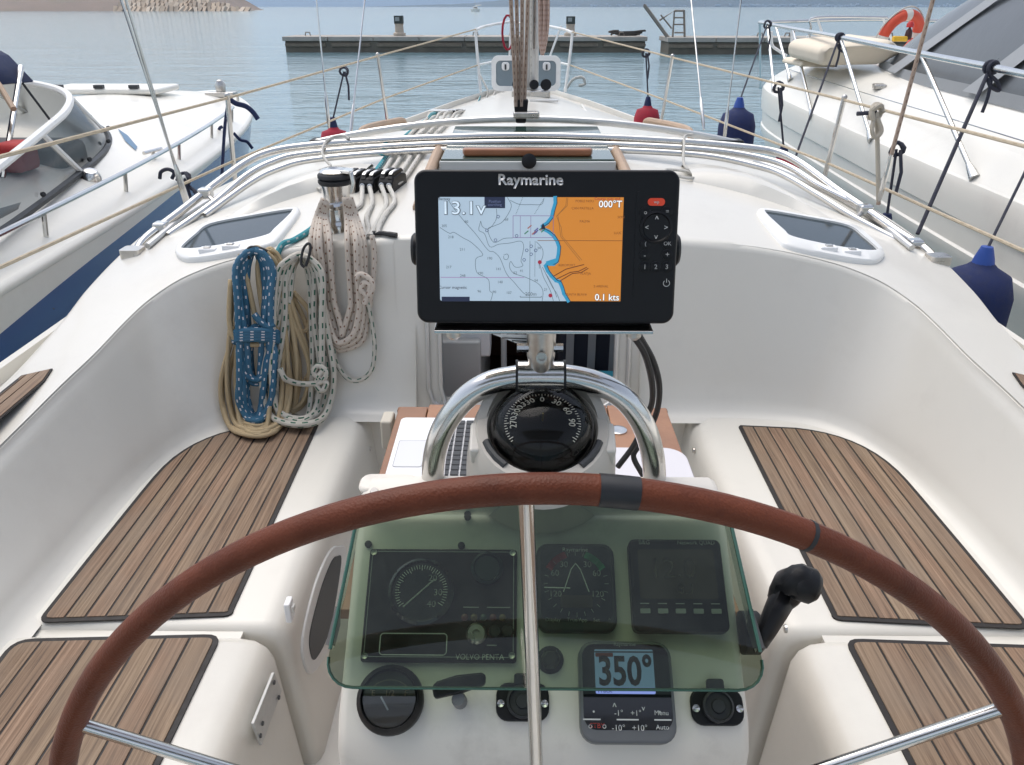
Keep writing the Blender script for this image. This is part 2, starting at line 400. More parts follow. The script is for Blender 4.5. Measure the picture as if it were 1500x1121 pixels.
# far blue coast: a long ridge with a pale town at its foot
random.seed(21)
FAR = 5200.
rows = []
xs = [-1100 + i * 70 for i in range(66)]
for j, (dy, k) in enumerate(((0, 0), (60, .25), (350, .62), (900, 1.0), (1700, .7), (2200, 0))):
    row = []
    for x in xs:
        h = lin([-1100, -600, -200, 300, 900, 1500, 2200, 3000, 3600], [1, 14, 34, 60, 120, 150, 130, 150, 140], x)
        h *= 1 + .12 * math.sin(x * .011 + j) + .07 * math.sin(x * .043 + 2 * j)
        row.append(Vector((x, FAR + dy, Z0 - 1 + h * k)))
    rows.append(row)
mb = MB(); mb.grid(rows)
o = put('hills', mb, M('far_hillside', (.075, .085, .075), .95, noise=.3, nscale=.004, dirt=(.16, .14, .11), dscale=.006)); o['kind'] = 'structure'
mb = MB()
for i in range(260):
    x = random.choice([random.uniform(250, 2700), random.uniform(1200, 2700), random.uniform(1300, 2000)]); s = random.uniform(6, 22)
    mb.box((x, FAR - 10 + random.uniform(0, 40), Z0 + random.uniform(3, 13) * random.random() + 3), (s, 8, random.uniform(4, 9)))
o = put('far_town', mb, M('far_house_paint', (.52, .54, .55), .9, noise=.2, nscale=.02)); o['kind'] = 'stuff'
tag(o, 'pale strip of far shoreline houses at the foot of the blue hills', 'town')

# near headland on the left and its breakwater of rocks
def land():
    rows = []
    for j in range(9):
        row = []
        for i in range(40):
            x = -420 + i * 6.6 + j * 1.5; y = 455 + j * 16 + 10 * math.sin(i * .21); k = j / 8
            z = Z0 - .6 + 24 * (k ** .75) * (1 if x < -215 else max(0, 1 - (x + 215) / 40)) + (random.random() - .5) * 1.0 * (j > 0)
            row.append(Vector((x, y, z)))
        rows.append(row)
    return rows
mb = MB(); mb.grid(land())
m = M('dry_hillside', (.21, .165, .135), .95, noise=.25, nscale=.09, dirt=(.15, .155, .10), dscale=.05)
o = put('headland', mb, m); o['kind'] = 'structure'
bw = thing('rock_breakwater', 'sloping breakwater of pale tan boulders at the foot of the dry headland', 'breakwater', (-200, 458, Z0))
core = MB(); prof = []
for i in range(14):
    x = -210 + i * 5.2; k = 1 if i < 8 else (13 - i) / 5.5
    prof.append([Vector((x, 446, Z0 - 1)), Vector((x, 452, Z0 + 2.3 * k)), Vector((x, 458, Z0 + 4.6 * k)), Vector((x, 468, Z0 + 4.8 * k)), Vector((x, 474, Z0 - 1))])
core.grid(prof)
put('core', core, M('breakwater_core', (.16, .13, .105), .95, noise=.3, nscale=.5), bw)
rk = [M('boulder_%d' % i, c, .9, noise=.25, nscale=.6, bump=.5, bscale=1.2) for i, c in enumerate(((.44, .35, .26), (.36, .29, .22), (.50, .42, .33)))]
for i in range(29):
    for tier in range(3):
        x = -208 + i * 2.42 + tier * 1.1; k = 1 if x < -170 else max(0, (-141 - x) / 29)
        if tier * 1.9 > 4.6 * k + .6: continue
        mb = MB(); s = random.uniform(.8, 1.15)
        rot = Matrix.Rotation(random.uniform(-.3, .3), 3, 'Z') @ Matrix.Rotation(random.uniform(.5, .9), 3, 'X') @ Matrix.Rotation(random.uniform(-.45, .45), 3, 'Y')
        mb.box((x, 446.5 + tier * 3.6, Z0 + .4 + tier * 1.75), (2.0 * s, 4.4 * s, 1.5 * s), rot)
        for v in mb.v: v += Vector((random.uniform(-.25, .25), random.uniform(-.2, .2), random.uniform(-.25, .25)))
        put('boulder', mb, random.choice(rk), bw, sharp=30)

CONC = M('weathered_concrete', (.36, .335, .30), .9, noise=.3, nscale=1.2, bump=.5, bscale=6, dirt=(.16, .14, .11), dscale=.8)
CONCD = M('wet_concrete', (.15, .13, .10), .7, noise=.5, nscale=2, bump=.5, bscale=5)
RUST = M('rusty_steel', (.24, .21, .18), .8, noise=.35, nscale=5, dirt=(.17, .08, .04), dscale=4)
def pontoon(label, u0, u1, vw, dz):
    a, b = atz(u0, vw, Z0), atz(u1, vw, Z0); y = (a.y + b.y) / 2; zt = Z0 + dz
    t = thing('floating_pontoon', label, 'pontoon', ((a.x + b.x) / 2, y, Z0), 'old concrete pontoons off the bow')
    n = max(3, int((b.x - a.x) / 2.4)); st = (b.x - a.x) / n
    mb = MB(); mb.box(((a.x + b.x) / 2, y + 1.3, (Z0 - .4 + zt - .22) / 2), (b.x - a.x - .2, 2.5, zt - .22 - Z0 + .4)); put('float_body', mb, CONCD, t, bevel=.05)
    for i in range(n):
        mb = MB(); mb.box((a.x + (i + .5) * st, y + 1.3, zt - .12), (st - .03, 2.75 + random.uniform(-.06, .06), .22)); put('deck_slab', mb, CONC, t, bevel=.03)
        mb = MB(); mb.box((a.x + (i + .5) * st, y - .02, zt - .42), (st * random.uniform(.8, .95), .12, .16)); put('fender_timber', mb, M('wet_timber', (.17, .14, .105), .8, noise=.4, nscale=6), t, bevel=.02)
    for i in range(int(n * .8)):
        x = random.uniform(a.x + .4, b.x - .4); mb = MB(); mb.tube([(x - .14, y + .5, zt + .02), (x - .1, y + .5, zt + .18), (x + .1, y + .5, zt + .18), (x + .14, y + .5, zt + .02)], .035, 6); put('mooring_ring', mb, RUST, t)
    return t, a, b, y, zt
PT, pa, pb, py_, pzt = pontoon('long weathered concrete pontoon carrying two squat lantern posts', 415, 947, 77, .78)
P2, qa, qb, qy, qzt = pontoon('weathered concrete pontoon with a rusty gangway frame on its end', 976, 1330, 80, .80)
def lantern(u, vt, vb, label):
    b = aty(u, vb, py_ + 1.1); t_ = aty(u, vt, py_ + 1.1); h = t_.z - pzt
    t = thing('lantern_post', label, 'post', (b.x, b.y, pzt), 'lantern posts on the pontoon')
    mb = MB(); mb.lathe([(.33, 0), (.33, .12), (.24, .16), (.22, h * .55), (.25, h * .56), (.25, h * .6)], (b.x, b.y, pzt), n=14); put('pedestal', mb, M('stained_plaster', (.46, .40, .33), .9, noise=.25, nscale=3, dirt=(.25, .17, .1), dscale=3), t)
    mb = MB(); mb.box((b.x, b.y, pzt + h * .8), (.46, .46, h * .4)); p = put('lantern_box', mb, M('old_green_metal', (.035, .045, .04), .6, noise=.4, nscale=8), t, bevel=.02)
    mb = MB(); mb.box((b.x - .05, b.y - .235, pzt + h * .83), (.22, .02, h * .2)); put('lantern_pane', mb, M('dull_pane', (.28, .30, .30), .4), p)
lantern(586, 23, 62, 'lantern post with a stained plaster foot on the long pontoon')
lantern(835, 24, 62, 'lantern post with a dark box head seen past the bow rail')
gf = thing('gangway_frame', 'rusty tilted gangway frame standing on the pontoon end', 'gangway', (qa.x + 1, qy + .6, qzt))
def gp(u, v, dy=.6): return aty(u, v, qy + dy)
def bar(pts, r, parent, name, mat): mb = MB(); mb.tube(pts, r, 6); put(name, mb, mat, parent)
bar([gp(944, 8), gp(982, 60)], .09, gf, 'boom', RUST); bar([gp(944, 8, 2.0), gp(982, 60, 2.0)], .09, gf, 'boom', RUST)
for dy in (.6, 2.0):
    bar([gp(1002, 16, dy), gp(1003, 60, dy)], .06, gf, 'upright', RUST); bar([gp(988, 16, dy), gp(1002, 16, dy)], .05, gf, 'top_bar', RUST)
    bar([gp(966, 30, dy), gp(988, 16, dy), gp(985, 60, dy)], .05, gf, 'brace', RUST); bar([gp(968, 22, dy), gp(984, 42, dy)], .04, gf, 'brace', RUST)
for v in (26, 36, 48): bar([gp(988, v), gp(1003, v)], .035, gf, 'rung', RUST)
bar([gp(944, 8), gp(944, 8, 2.0)], .06, gf, 'cross_bar', RUST); bar([gp(1002, 16), gp(1002, 16, 2.)], .05, gf, 'cross_bar', RUST)
tr = thing('rope_heap', 'heap of old dark rope lying on the long pontoon end', 'rope', aty(918, 60, py_ + .8))
c0 = aty(918, 60, py_ + .8); mb = MB()
for k in range(5): mb.tube([(c0.x + (.5 + .1 * k) * math.cos(a * .4 + k) * random.uniform(.8, 1.1), c0.y + .3 * math.sin(a * .4 + k), pzt + .06 + .05 * k * abs(math.sin(a * .3))) for a in range(17)], .05, 6)
put('rope_loops', mb, M('tarred_rope', (.06, .055, .05), .9), tr)

# far white yacht under the hills and a far motorboat
def far_boat(u, v, label, w_, mast):
    p = aty(u, v, 420 if mast else 900); p.z = Z0; t = thing('far_boat', label, 'boat', p)
    rows = [[Vector((p.x + s * w_ * k, p.y + d, Z0 + z)) for s, d in ((-.5, 0), (-.2, -1.2), (.3, -1.1), (.5, 0), (.3, 1.1), (-.2, 1.2))] for k, z in ((.8, -.3), (.95, .5), (1., 1.1))]
    mb = MB(); mb.grid(rows, True); mb.add(rows[-1], [tuple(range(6))]); put('hull', mb, GELB, t)
    mb = MB(); mb.box((p.x + .2, p.y, Z0 + 1.6), (w_ * .5, 1.4, 1.0)); c = put('cabin', mb, GELB, t, bevel=.2)
    mb = MB(); mb.box((p.x + .2, p.y - .71, Z0 + 1.7), (w_ * .35, .03, .3)); put('window', mb, BLACK, c)
    if mast: mb = MB(); mb.tube([(p.x, p.y, Z0 + 1), (p.x, p.y, Z0 + 11)], .09, 6); put('mast', mb, ALU, t); mb = MB(); mb.tube([(p.x, p.y, Z0 + 2.6), (p.x + 3, p.y, Z0 + 2.7)], .2, 6); put('boom', mb, GELB, t)
far_boat(696, 12, 'tiny white sailing boat far out beyond the long pontoon', 4.6, True)
# ------------------------------------------------------------------ our own yacht: deck, coachroof, cockpit
ZC = ([-1.5, .3, 1.2, 1.55, 1.95, 2.12, 2.25, 2.4, 2.7, 3.0, 3.7, 5.0, 5.8, 6.6, 7.2, 7.8, 12], [-.85, -.83, -.815, -.79, -.732, -.70, -.675, -.637, -.59, -.56, -.525, -.53, -.555, -.60, -.76, -.95, -1.2])
EW = ([-1.5, 1, 2, 2.8, 3.4, 4.1, 5.0, 5.8, 6.6, 7.2, 12], [1.45, 1.45, 1.42, 1.42, 1.36, 1.20, .88, .63, .47, .36, .2])
ZD = ([-1.5, 4, 7, 9.8], [-1.02, -.99, -.94, -.86])
def sstep(a, b, x): t = min(1, max(0, (x - a) / (b - a))); return t * t * (3 - 2 * t)
def roof(x, y):
    x = abs(x); e = lin(*EW, y); zr = lin(*ZC, y) - .18 * min(x / e, 1.15) ** 2; zd = lin(*ZD, y) + .03 * (1 - min(1, x / 1.5))
    k = sstep(e - .02, e + .13, x)
    z = zr * (1 - k) + zd * k
    return max(z, zd) if y > 6.6 else z
def onroof(u, v, dz=0.):
    d = ray(u, v).normalized(); lo = 1.2; s = lo
    while s < 14:
        p = CAM + d * s
        if p.y > .3 and p.z < roof(p.x, p.y) + dz: break
        s += .02
    a, b = s - .02, s
    for _ in range(14):
        m_ = (a + b) / 2; p = CAM + d * m_
        if p.z < roof(p.x, p.y) + dz: b = m_
        else: a = m_
    return CAM + d * b
SEAT = -1.2; SOLE = -1.62
YT = thing('sailing_yacht', 'white sailing yacht with teak cockpit seats and low coachroof, seen from its helm', 'sailing boat', (0, 4, -WATER))
TC = [(.36, 2.40), (.48, 2.40), (.74, 2.405), (.93, 2.38), (1.03, 2.345), (1.095, 2.30), (1.145, 2.22), (1.17, 2.10), (1.19, 1.95), (1.21, 1.83), (1.222, 1.72), (1.235, 1.55), (1.25, 1.2), (1.25, .3), (1.2, -1.1)]
BC = [(.36, 2.30), (.48, 2.30), (.72, 2.295), (.88, 2.262), (.97, 2.20), (1.03, 2.12), (1.07, 2.02), (1.09, 1.93), (1.105, 1.83), (1.115, 1.74), (1.12, 1.66), (1.125, 1.5), (1.13, 1.2), (1.13, .3), (1.1, -1.1)]
QC = [(.68, 8.2), (.9, 7.5), (1.25, 6.3), (1.42, 5.0), (1.49, 4.2), (1.53, 3.6), (1.545, 3.1), (1.55, 2.75), (1.55, 2.45), (1.55, 2.2), (1.55, 2.0), (1.55, 1.75), (1.55, 1.2), (1.54, .3), (1.5, -1.1)]
NS = 9
T3 = crv([(x, y, 0) for x, y in TC], NS); B3 = crv([(x, y, 0) for x, y in BC], NS); Q3 = crv([(x, y, 0) for x, y in QC], NS)
pre = []
nt_ = [((0, 3.12), (0, 9.75)), ((.33, 3.12), (.3, 9.1)), ((.345, 3.08), (.36, 9.0)), ((.345, 2.46), (.62, 8.35)), ((.36, 2.40), (.68, 8.2))]
for (a, qa_), (b, qb_) in zip(nt_, nt_[1:]):
    for k in range(8):
        t = k / 8; pre.append((Vector((a[0] + (b[0] - a[0]) * t, a[1] + (b[1] - a[1]) * t, 0)), Vector((qa_[0] + (qb_[0] - qa_[0]) * t, qa_[1] + (qb_[1] - qa_[1]) * t, 0))))
stations = [(p, None, q) for p, q in pre] + list(zip(T3, B3, Q3))
rows = []
for P, B, Q in stations:
    dirn = (Q - P).normalized(); zt = roof(P.x, P.y); row = []
    if B is not None:
        inn = (B - P); inn.z = 0; inn = inn.normalized()
        for k, (h, off, dz) in enumerate(((None, .07, -.006), (None, .04, .002), (None, .015, .018), (0, 0, .05))):
            p = B + inn * off; row.append(Vector((p.x, p.y, SEAT + dz)))
        for h in (.14, .28, .42, .56, .70, .82, .91):
            p = B.lerp(P, h); row.append(Vector((p.x, p.y, (SEAT + .05) * (1 - h) + zt * h - .012 * math.sin(h * math.pi) * 1)))
        p = B.lerp(P, .965); row.append(Vector((p.x, p.y, zt - .018))); p = B.lerp(P, .99); row.append(Vector((p.x, p.y, zt - .006)))
    else:
        for k in range(4): row.append(Vector((P.x, P.y, zt - .12 + .002 * k)))
        for k in range(7): row.append(Vector((P.x, P.y, zt - .11 + .0125 * k)))
        row.append(Vector((P.x, P.y, zt - .012))); row.append(Vector((P.x, P.y, zt - .004)))
    L = (Q - P).length; N = 110
    for k in range(N + 1):
        t = (k / N) ** 1.25; t = t if k else .012 / L
        p = P + (Q - P) * t; row.append(Vector((p.x, p.y, roof(p.x, p.y) - (.001 if k == 0 else 0))))
    zg = row[-1].z
    for (s_, dz) in ((1.0, .045), (1.012, .05), (1.02, .03), (1.022, -.25), (1.0, -.7), (.9, -1.6)):
        row.append(Vector((Q.x * s_, Q.y if s_ > 1 else Q.y - (1 - s_) * 2 * (Q.y > 5), zg + dz)))
    rows.append(row)
mb = MB(); mb.grid(rows); mb.mirror()
put('deck_moulding', mb, GEL, YT, sharp=50)

# cockpit sole, seat lockers
mb = MB(); mb.box((0, .5, SOLE - .05), (1.5, 3.7, .1)); put('cockpit_sole', mb, GELN, YT)
def seat_block(s, y0, y1, zt, xi, name):
    mb = MB(); x0, x1 = (xi, 1.16)
    # side profile: rounded inner top edge, slightly raked riser
    prof = [(xi - .045, SOLE - .05), (xi - .015, zt - .085), (xi - .012, zt - .05), (xi, zt - .022), (xi + .02, zt - .006), (xi + .05, zt), (1.16, zt), (1.16, SOLE - .05)]
    r = .03; rowsb = []
    for (y, k) in ((y0, 1.), (y0 + .004, .5), (y0 + .015, .18), (y0 + r, 0.), (y1 - r, 0.), (y1 - .015, .18), (y1 - .004, .5), (y1, 1.)):
        rowsb.append([Vector((s * (x + (r * .8 * k if x < xi + .06 else 0)), y, z - (r * .8 * k if z > SOLE else 0))) for x, z in prof])
    mb.grid(rowsb, False)
    mb.add(rowsb[0], [tuple(range(len(prof)))]); mb.add(rowsb[-1], [tuple(range(len(prof)))])
    return put(name, mb, GEL, YT, sharp=40)
for s in (-1, 1):
    seat_block(s, 1.292, 2.46, SEAT, .535, 'seat_locker')
    seat_block(s, -1.1, 1.272, SEAT + .004, .555, 'helm_seat_locker')

for s in (-1, 1):
    mb = MB(); mb.box((s * .93, 1.282, SEAT - .20), (.62, .05, .372)); put('seat_joint', mb, GEL, YT)
# teak panels: black caulked bed with single planks
def clip(poly, axis_x, keep_greater):
    o = []
    for i in range(len(poly)):
        a, b = poly[i], poly[(i + 1) % len(poly)]
        ia = (a[0] >= axis_x) == keep_greater; ib = (b[0] >= axis_x) == keep_greater
        if ia: o.append(a)
        if ia != ib:
            t = (axis_x - a[0]) / (b[0] - a[0]); o.append((axis_x, a[1] + (b[1] - a[1]) * t))
    return o
def shrink(poly, d):
    n = len(poly); o = []
    area = sum(poly[i][0] * poly[(i + 1) % n][1] - poly[(i + 1) % n][0] * poly[i][1] for i in range(n)); sg = 1 if area > 0 else -1
    for i in range(n):
        a, b, c = Vector(poly[i - 1]), Vector(poly[i]), Vector(poly[(i + 1) % n])
        n1 = Vector((-(b - a).y, (b - a).x)).normalized() * sg; n2 = Vector((-(c - b).y, (c - b).x)).normalized() * sg
        m_ = (n1 + n2); m_ = m_ / max(.5, m_.length ** 2 / 2) if m_.length > 1e-6 else n1
        o.append((b.x + m_.x * d, b.y + m_.y * d))
    return o
ti = 0
def teak_panel(outline, zf, pitch, name, s=1, tilt=None, rim=.011):
    global ti
    outl = [(s * x, y) for x, y in outline]
    mb = MB(); mb.prism([(x, y, zf(x, y) + .0008) for x, y in outl], (0, 0, .004)); bed = put(name, mb, CAULK, YT, sharp=30)
    inner = shrink(outl, rim)
    x0, x1 = min(p[0] for p in inner), max(p[0] for p in inner); n = max(1, round((x1 - x0) / pitch)); st = (x1 - x0) / n
    for i in range(n):
        g = .0024; a, b = x0 + i * st + (g if i else 0), x0 + (i + 1) * st - (g if i < n - 1 else 0)
        q = clip(clip(inner, a, True), b, False)
        if len(q) < 3: continue
        mb = MB(); dz = random.uniform(0, .0008); mb.prism([(x, y, zf(x, y) + .003) for x, y in q], (0, 0, .0035 + dz)); ti += 1
        put('plank', mb, TEAK[(ti * 3 + ti // 5) % 7], bed, sharp=30, bevel=.0008, seg=1)
def arc_corner(p0, pc, p1, n=7):
    return [((1 - t) ** 2 * p0[0] + 2 * t * (1 - t) * pc[0] + t * t * p1[0], (1 - t) ** 2 * p0[1] + 2 * t * (1 - t) * pc[1] + t * t * p1[1]) for t in [k / n for k in range(n + 1)]]
main_o = arc_corner((.655, 1.345), (.648, 1.325), (.67, 1.322), 4) + arc_corner((1.04, 1.30), (1.065, 1.30), (1.065, 1.325), 4) + [(1.063, 1.6), (1.06, 1.8)] + arc_corner((1.058, 1.88), (1.05, 2.14), (.84, 2.185), 9) + [(.672, 2.20), (.664, 2.19)]
aft_o = [(.66, -.6), (1.075, -.6), (1.078, 1.1)] + arc_corner((1.08, 1.21), (1.078, 1.245), (1.04, 1.247), 4) + arc_corner((.69, 1.262), (.652, 1.265), (.652, 1.235), 4)
for s in (-1, 1):
    teak_panel(main_o, lambda x, y: SEAT, .0425, 'teak_seat', s)
    teak_panel(aft_o, lambda x, y: SEAT + .004, .052, 'teak_helm_seat', s)
    teak_panel([(1.275, -.8), (1.40, -.8), (1.40, 1.55), (1.375, 1.92), (1.285, 1.92), (1.275, 1.86)], roof, .042, 'teak_coaming_pad', s, rim=.005)

# small fittings in the seat risers
def riser(u, v, s, x): return atx(u, v, s * x)
def port_oval(pts_o, pts_i, s, x, name):
    a = [atx(u, v, s * x) for u, v in crv2(pts_o)]; b = [atx(u, v, s * x) for u, v in crv2(pts_i)]
    return a, b
def crv2(p, n=6): return [(q.x, q.y) for q in crv([(a, b, 0) for a, b in p], n, True)]
oo = [(497, 800), (508, 815), (490, 930), (462, 985), (448, 975), (445, 935), (462, 860), (483, 810)]
ii = [(494, 815), (500, 825), (484, 920), (463, 965), (455, 955), (455, 925), (470, 865), (485, 825)]
def on_riser(u, v, d):
    p = atx(u, v, -.51)
    for _ in range(5): p = atx(u, v, -(.52 - .03 * (SEAT - .085 - p.z) / .385) + d)
    return p
A = [on_riser(u, v, .006) for u, v in crv2(oo)]; Bp = [on_riser(u, v, .0075) for u, v in crv2(ii)]
mb = MB(); mb.prism(A, (-.05, 0, 0)); pf = put('porthole_frame', mb, M('pale_frame', (.62, .62, .60), .4), YT, bevel=.004)
mb = MB(); mb.prism(Bp, (-.04, 0, 0)); put('porthole_pane', mb, M('porthole_dark', (.012, .013, .016), .45, spec=.25), pf)
for (u, v, s) in ((424, 893, -1),):
    c = atx(u, v, -.512); mb = MB(); mb.box(c, (.014, .03, .05)); h = put('locker_catch', mb, WHITEP, YT, bevel=.004)
    mb = MB(); mb.box(c + Vector((.006, 0, .004)), (.012, .014, .016)); put('catch_button', mb, GELN, h, bevel=.002)
pl = [atx(u, v, -.528) for u, v in ((402, 985), (413, 1012), (384, 1092), (372, 1060))]
mb = MB(); mb.prism(pl, (-.006, 0, 0)); vp = put('vent_plate', mb, M('grey_plate', (.50, .50, .48), .5, noise=.15, nscale=80), YT, bevel=.001)
for u, v in ((401, 1000), (408, 1022), (381, 1078), (384, 1060)):
    c = atx(u, v, -.526); mb = MB(); mb.lathe([(.005, 0), (.004, .003), (0, .0035)], c, (1, 0, 0), 8); put('screw', mb, DGREY, vp)
for u, v, s in ((541, 658, -1), (1017, 660, 1), (1152, 921, 1)):
    c = atx(u, v, s * .52); mb = MB(); mb.lathe([(.009, 0), (.008, .005), (0, .006)], c, (-s, 0, 0), 10); put('drain_screw', mb, STEELD, YT)

# bulkhead and companionway
def by(z): return 2.30 + (z - SEAT) / .56 * .10
for s in (-1, 1):
    rows_ = []
    for z in (SOLE, SEAT, -1.0, -.8, -.655):
        yb = by(max(z, SEAT)); rows_.append([Vector((s * x, yb + d, z)) for x, d in ((.285, .06), (.285, .0), (.30, -.004), (.42, -.001))])
    mb = MB(); mb.grid(rows_); put('bulkhead_strip', mb, GEL, YT)
    # grey channels on each side of the opening
    mb = MB()
    for x in (.282, .322): mb.tube([(s * x, by(z) - .012, z) for z in (-.66, -.8, -1.0, -1.12)] + [(s * (x - .012), by(-1.17) - .012, -1.165), (s * (x - .05), by(SEAT) - .012, -1.19)], .008, 8)
    put('companionway_channel', mb, ALU, YT)
mb = MB(); mb.box((0, 2.335, (SOLE + -1.19) / 2), (1.16, .06, -1.19 - SOLE)); put('lower_bulkhead', mb, GEL, YT, bevel=.01)
mb = MB(); mb.box((0, 2.31, -1.187), (.60, .09, .025)); put('companionway_sill', mb, ALU, YT, bevel=.005)
# cabin seen through the companionway
mb = MB(); x0, x1, y0, y1, z0, z1 = -1.0, 1.0, 2.42, 4.6, -2.0, -.78
mb.add([(x0, y0, z0), (x1, y0, z0), (x1, y1, z0), (x0, y1, z0), (x0, y0, z1), (x1, y0, z1), (x1, y1, z1), (x0, y1, z1)], [(0, 1, 2, 3), (2, 3, 7, 6), (0, 3, 7, 4), (1, 2, 6, 5)])
put('cabin_lining', mb, M('cabin_mahogany', (.10, .035, .018), .4, noise=.3, nscale=8), YT)
mb = MB(); mb.box((-.42, 3.1, -1.35), (.5, .9, .5)); put('galley_front', mb, M('galley_white', (.55, .55, .53), .5), YT, bevel=.01)
mb = MB(); mb.box((-.2, 2.75, -1.05), (.13, .12, .26)); q_ = put('switch_box', mb, WHITEP, YT, bevel=.01)
mb = MB(); mb.box((-.2, 2.685, -1.02), (.07, .02, .05)); put('handset', mb, BLACK, q_, bevel=.008)
mb = MB(); mb.tube([(-.09, 2.9, -2), (-.09, 2.9, -.8)], .012, 10); put('cabin_pillar', mb, PAINTW, YT)
mb = MB(); mb.box((.34, 3.1, -1.2), (.42, .5, .5)); q_ = put('cabin_cushion', mb, M('navy_cushion', (.015, .018, .03), .9), YT, bevel=.03)
for i in range(5): mb = MB(); mb.box((.17 + i * .085, 2.846, -1.2), (.03, .006, .44)); put('cushion_stripe', mb, M('grey_stripe', (.28, .29, .30), .9), q_)
mb = MB(); mb.box((.32, 2.74, -1.38), (.3, .12, .22)); put('teal_bag', mb, M('teal_cloth', (.01, .16, .24), .8), YT, bevel=.03)
for z in (-1.35, -1.6): mb = MB(); mb.box((0, 2.55, z), (.42, .2, .03)); put('cabin_step', mb, WOODV, YT, bevel=.005)
# sliding hatch
zr = roof(0, 3.2) + .03
mb = MB(); mb.prism([(-.325, 3.02, zr - .01), (.325, 3.02, zr - .01), (.325, 3.75, zr + .012), (-.325, 3.75, zr + .012)], (0, 0, .012)); hp = put('sliding_hatch', mb, M('smoked_acrylic', (.03, .06, .05), .08, coat=.3), YT, bevel=.003)
mb = MB(); mb.prism([(-.24, 3.06, zr + .003), (.24, 3.06, zr + .003), (.25, 3.10, zr + .003), (-.25, 3.10, zr + .003)], (0, 0, .03)); put('hatch_handle', mb, WOODV, hp, bevel=.01, seg=3)
mb = MB(); mb.lathe([(.028, 0), (.028, .012), (.02, .016), (0, .017)], (.005, 3.01, zr - .004), (0, -1, .2), 16, 0, 2 * math.pi); put('hatch_lock', mb, BLACK, hp)
mb = MB(); mb.box((0, 3.02, zr - .03), (.66, .02, .05)); put('hatch_lip', mb, M('pale_lip', (.55, .56, .54), .5), hp, bevel=.004)
for s in (-1, 1):
    mb = MB(); mb.tube([(s * .365, 2.62, roof(.36, 2.62) + .004), (s * .362, 2.9, roof(.36, 2.9) + .02), (s * .36, 3.2, roof(.36, 3.2) + .022), (s * .36, 3.55, roof(.36, 3.55) + .02)], .022, 10); put('hatch_runner', mb, TANW, YT)

# side windows in the coachroof
def window(s):
    oc = [(1109, 316), (1122, 311), (1180, 321), (1244, 333), (1272, 352), (1293, 374), (1284, 386), (1258, 387), (1205, 378), (1155, 366), (1138, 354)]
    ic = [(1119, 318), (1126, 315), (1180, 324), (1239, 336), (1262, 352), (1282, 370), (1277, 373), (1255, 372), (1205, 364), (1158, 353), (1145, 343)]
    O = [onroof(u, v) for u, v in crv2(oc, 5)]; I = [onroof(u, v) for u, v in crv2(ic, 5)]
    if s < 0: O = [Vector((-p.x, p.y, p.z)) for p in O]; I = [Vector((-p.x, p.y, p.z)) for p in I]
    n = Vector((s * .25, -.1, .96)).normalized(); mb = MB()
    cO = sum(O, Vector()) / len(O)
    lev = [[p - n * .01 for p in O], [p + n * .010 for p in O], [p + (cO - p) * .03 + n * .017 for p in O], [p + n * .017 for p in I], [p + n * .009 for p in I]]
    mb.grid(lev, True); wf = put('coachroof_window', mb, M('white_window_frame', (.74, .74, .72), .35), YT, sharp=50)
    mb = MB(); mb.add([p + n * .010 for p in I], [tuple(range(len(I)))]); put('window_pane', mb, M('window_glass_dark', (.035, .05, .06), .06, spec=.35), wf)
    for (u, v) in ((1209, 371), (1243, 376)):
        p = onroof(u, v)
        if s < 0: p.x = -p.x
        mb = MB(); mb.box(p + n * .017, (.055, .034, .016)); h = put('hinge', mb, WHITEP, wf, bevel=.004)
        mb = MB(); mb.box(p + n * .026, (.022, .02, .008)); put('hinge_bolt', mb, STEELD, h, bevel=.003)
for s in (-1, 1): window(s)
# thin track along each coachroof shoulder, grab rails, cabin top seams
for s in (-1, 1):
    pts = [(s * x, y, roof(x, y) + .012) for x, y in ((1.30, 2.62), (1.27, 2.9), (1.21, 3.2), (1.13, 3.45), (1.02, 3.62))]
    mb = MB(); mb.tube(crv(pts, 5), .011, 8); put('shoulder_track', mb, ALU, YT)
    pts = [(s * x, y, roof(x, y) + dz) for x, y, dz in ((.86, 4.25, .0), (.855, 4.3, .04), (.84, 4.6, .045), (.80, 4.9, .045), (.76, 5.12, .04), (.75, 5.16, 0))]
    mb = MB(); mb.tube(crv(pts, 5), .018, 8); put('grab_rail', mb, TANW, YT)
    mb = MB(); mb.box((s * .93, 3.82, roof(.93, 3.82) + .035), (.16, .09, .05)); put('traveller_stop', mb, BLACK, YT, bevel=.01)
mb = MB(); mb.tube([(x / 10, 3.80, roof(x / 10, 3.8) + .055 + .0 * x) for x in range(-10, 11)], .016, 8, flat=.7); put('traveller_track', mb, ALU, YT)
mb = MB(); mb.box((0, 3.8, roof(0, 3.8) + .075), (.12, .06, .03)); put('traveller_car', mb, STEELD, YT, bevel=.008)
mb = MB(); mb.box((.36, 5.0, roof(.36, 5.0) + .001), (.012, .5, .006)); put('deck_seam', mb, GELN, YT)
mb = MB(); mb.box((.12, 5.2, roof(.12, 5.2) + .008), (.18, .05, .012)); put('deck_plate', mb, ALU, YT, bevel=.003)
# low spray moulding beside the frames
for s in (-1, 1):
    R0 = []
    for i in range(9):
        t = i / 8; x = .62 + .52 * t; y = 3.05 - .12 * t - .25 * t * t; b = roof(x, y)
        h = .05 * math.sin(math.pi * min(1, .15 + t * .95)) + .005
        R0.append([Vector((s * x, y - .05, b - .005)), Vector((s * x, y - .02, b + h * .8)), Vector((s * x, y + .03, b + h)), Vector((s * x, y + .16, b + h * .9)), Vector((s * x, y + .26, b - .01))])
    mb = MB(); mb.grid(R0); put('spray_moulding', mb, GEL, YT, sharp=50)

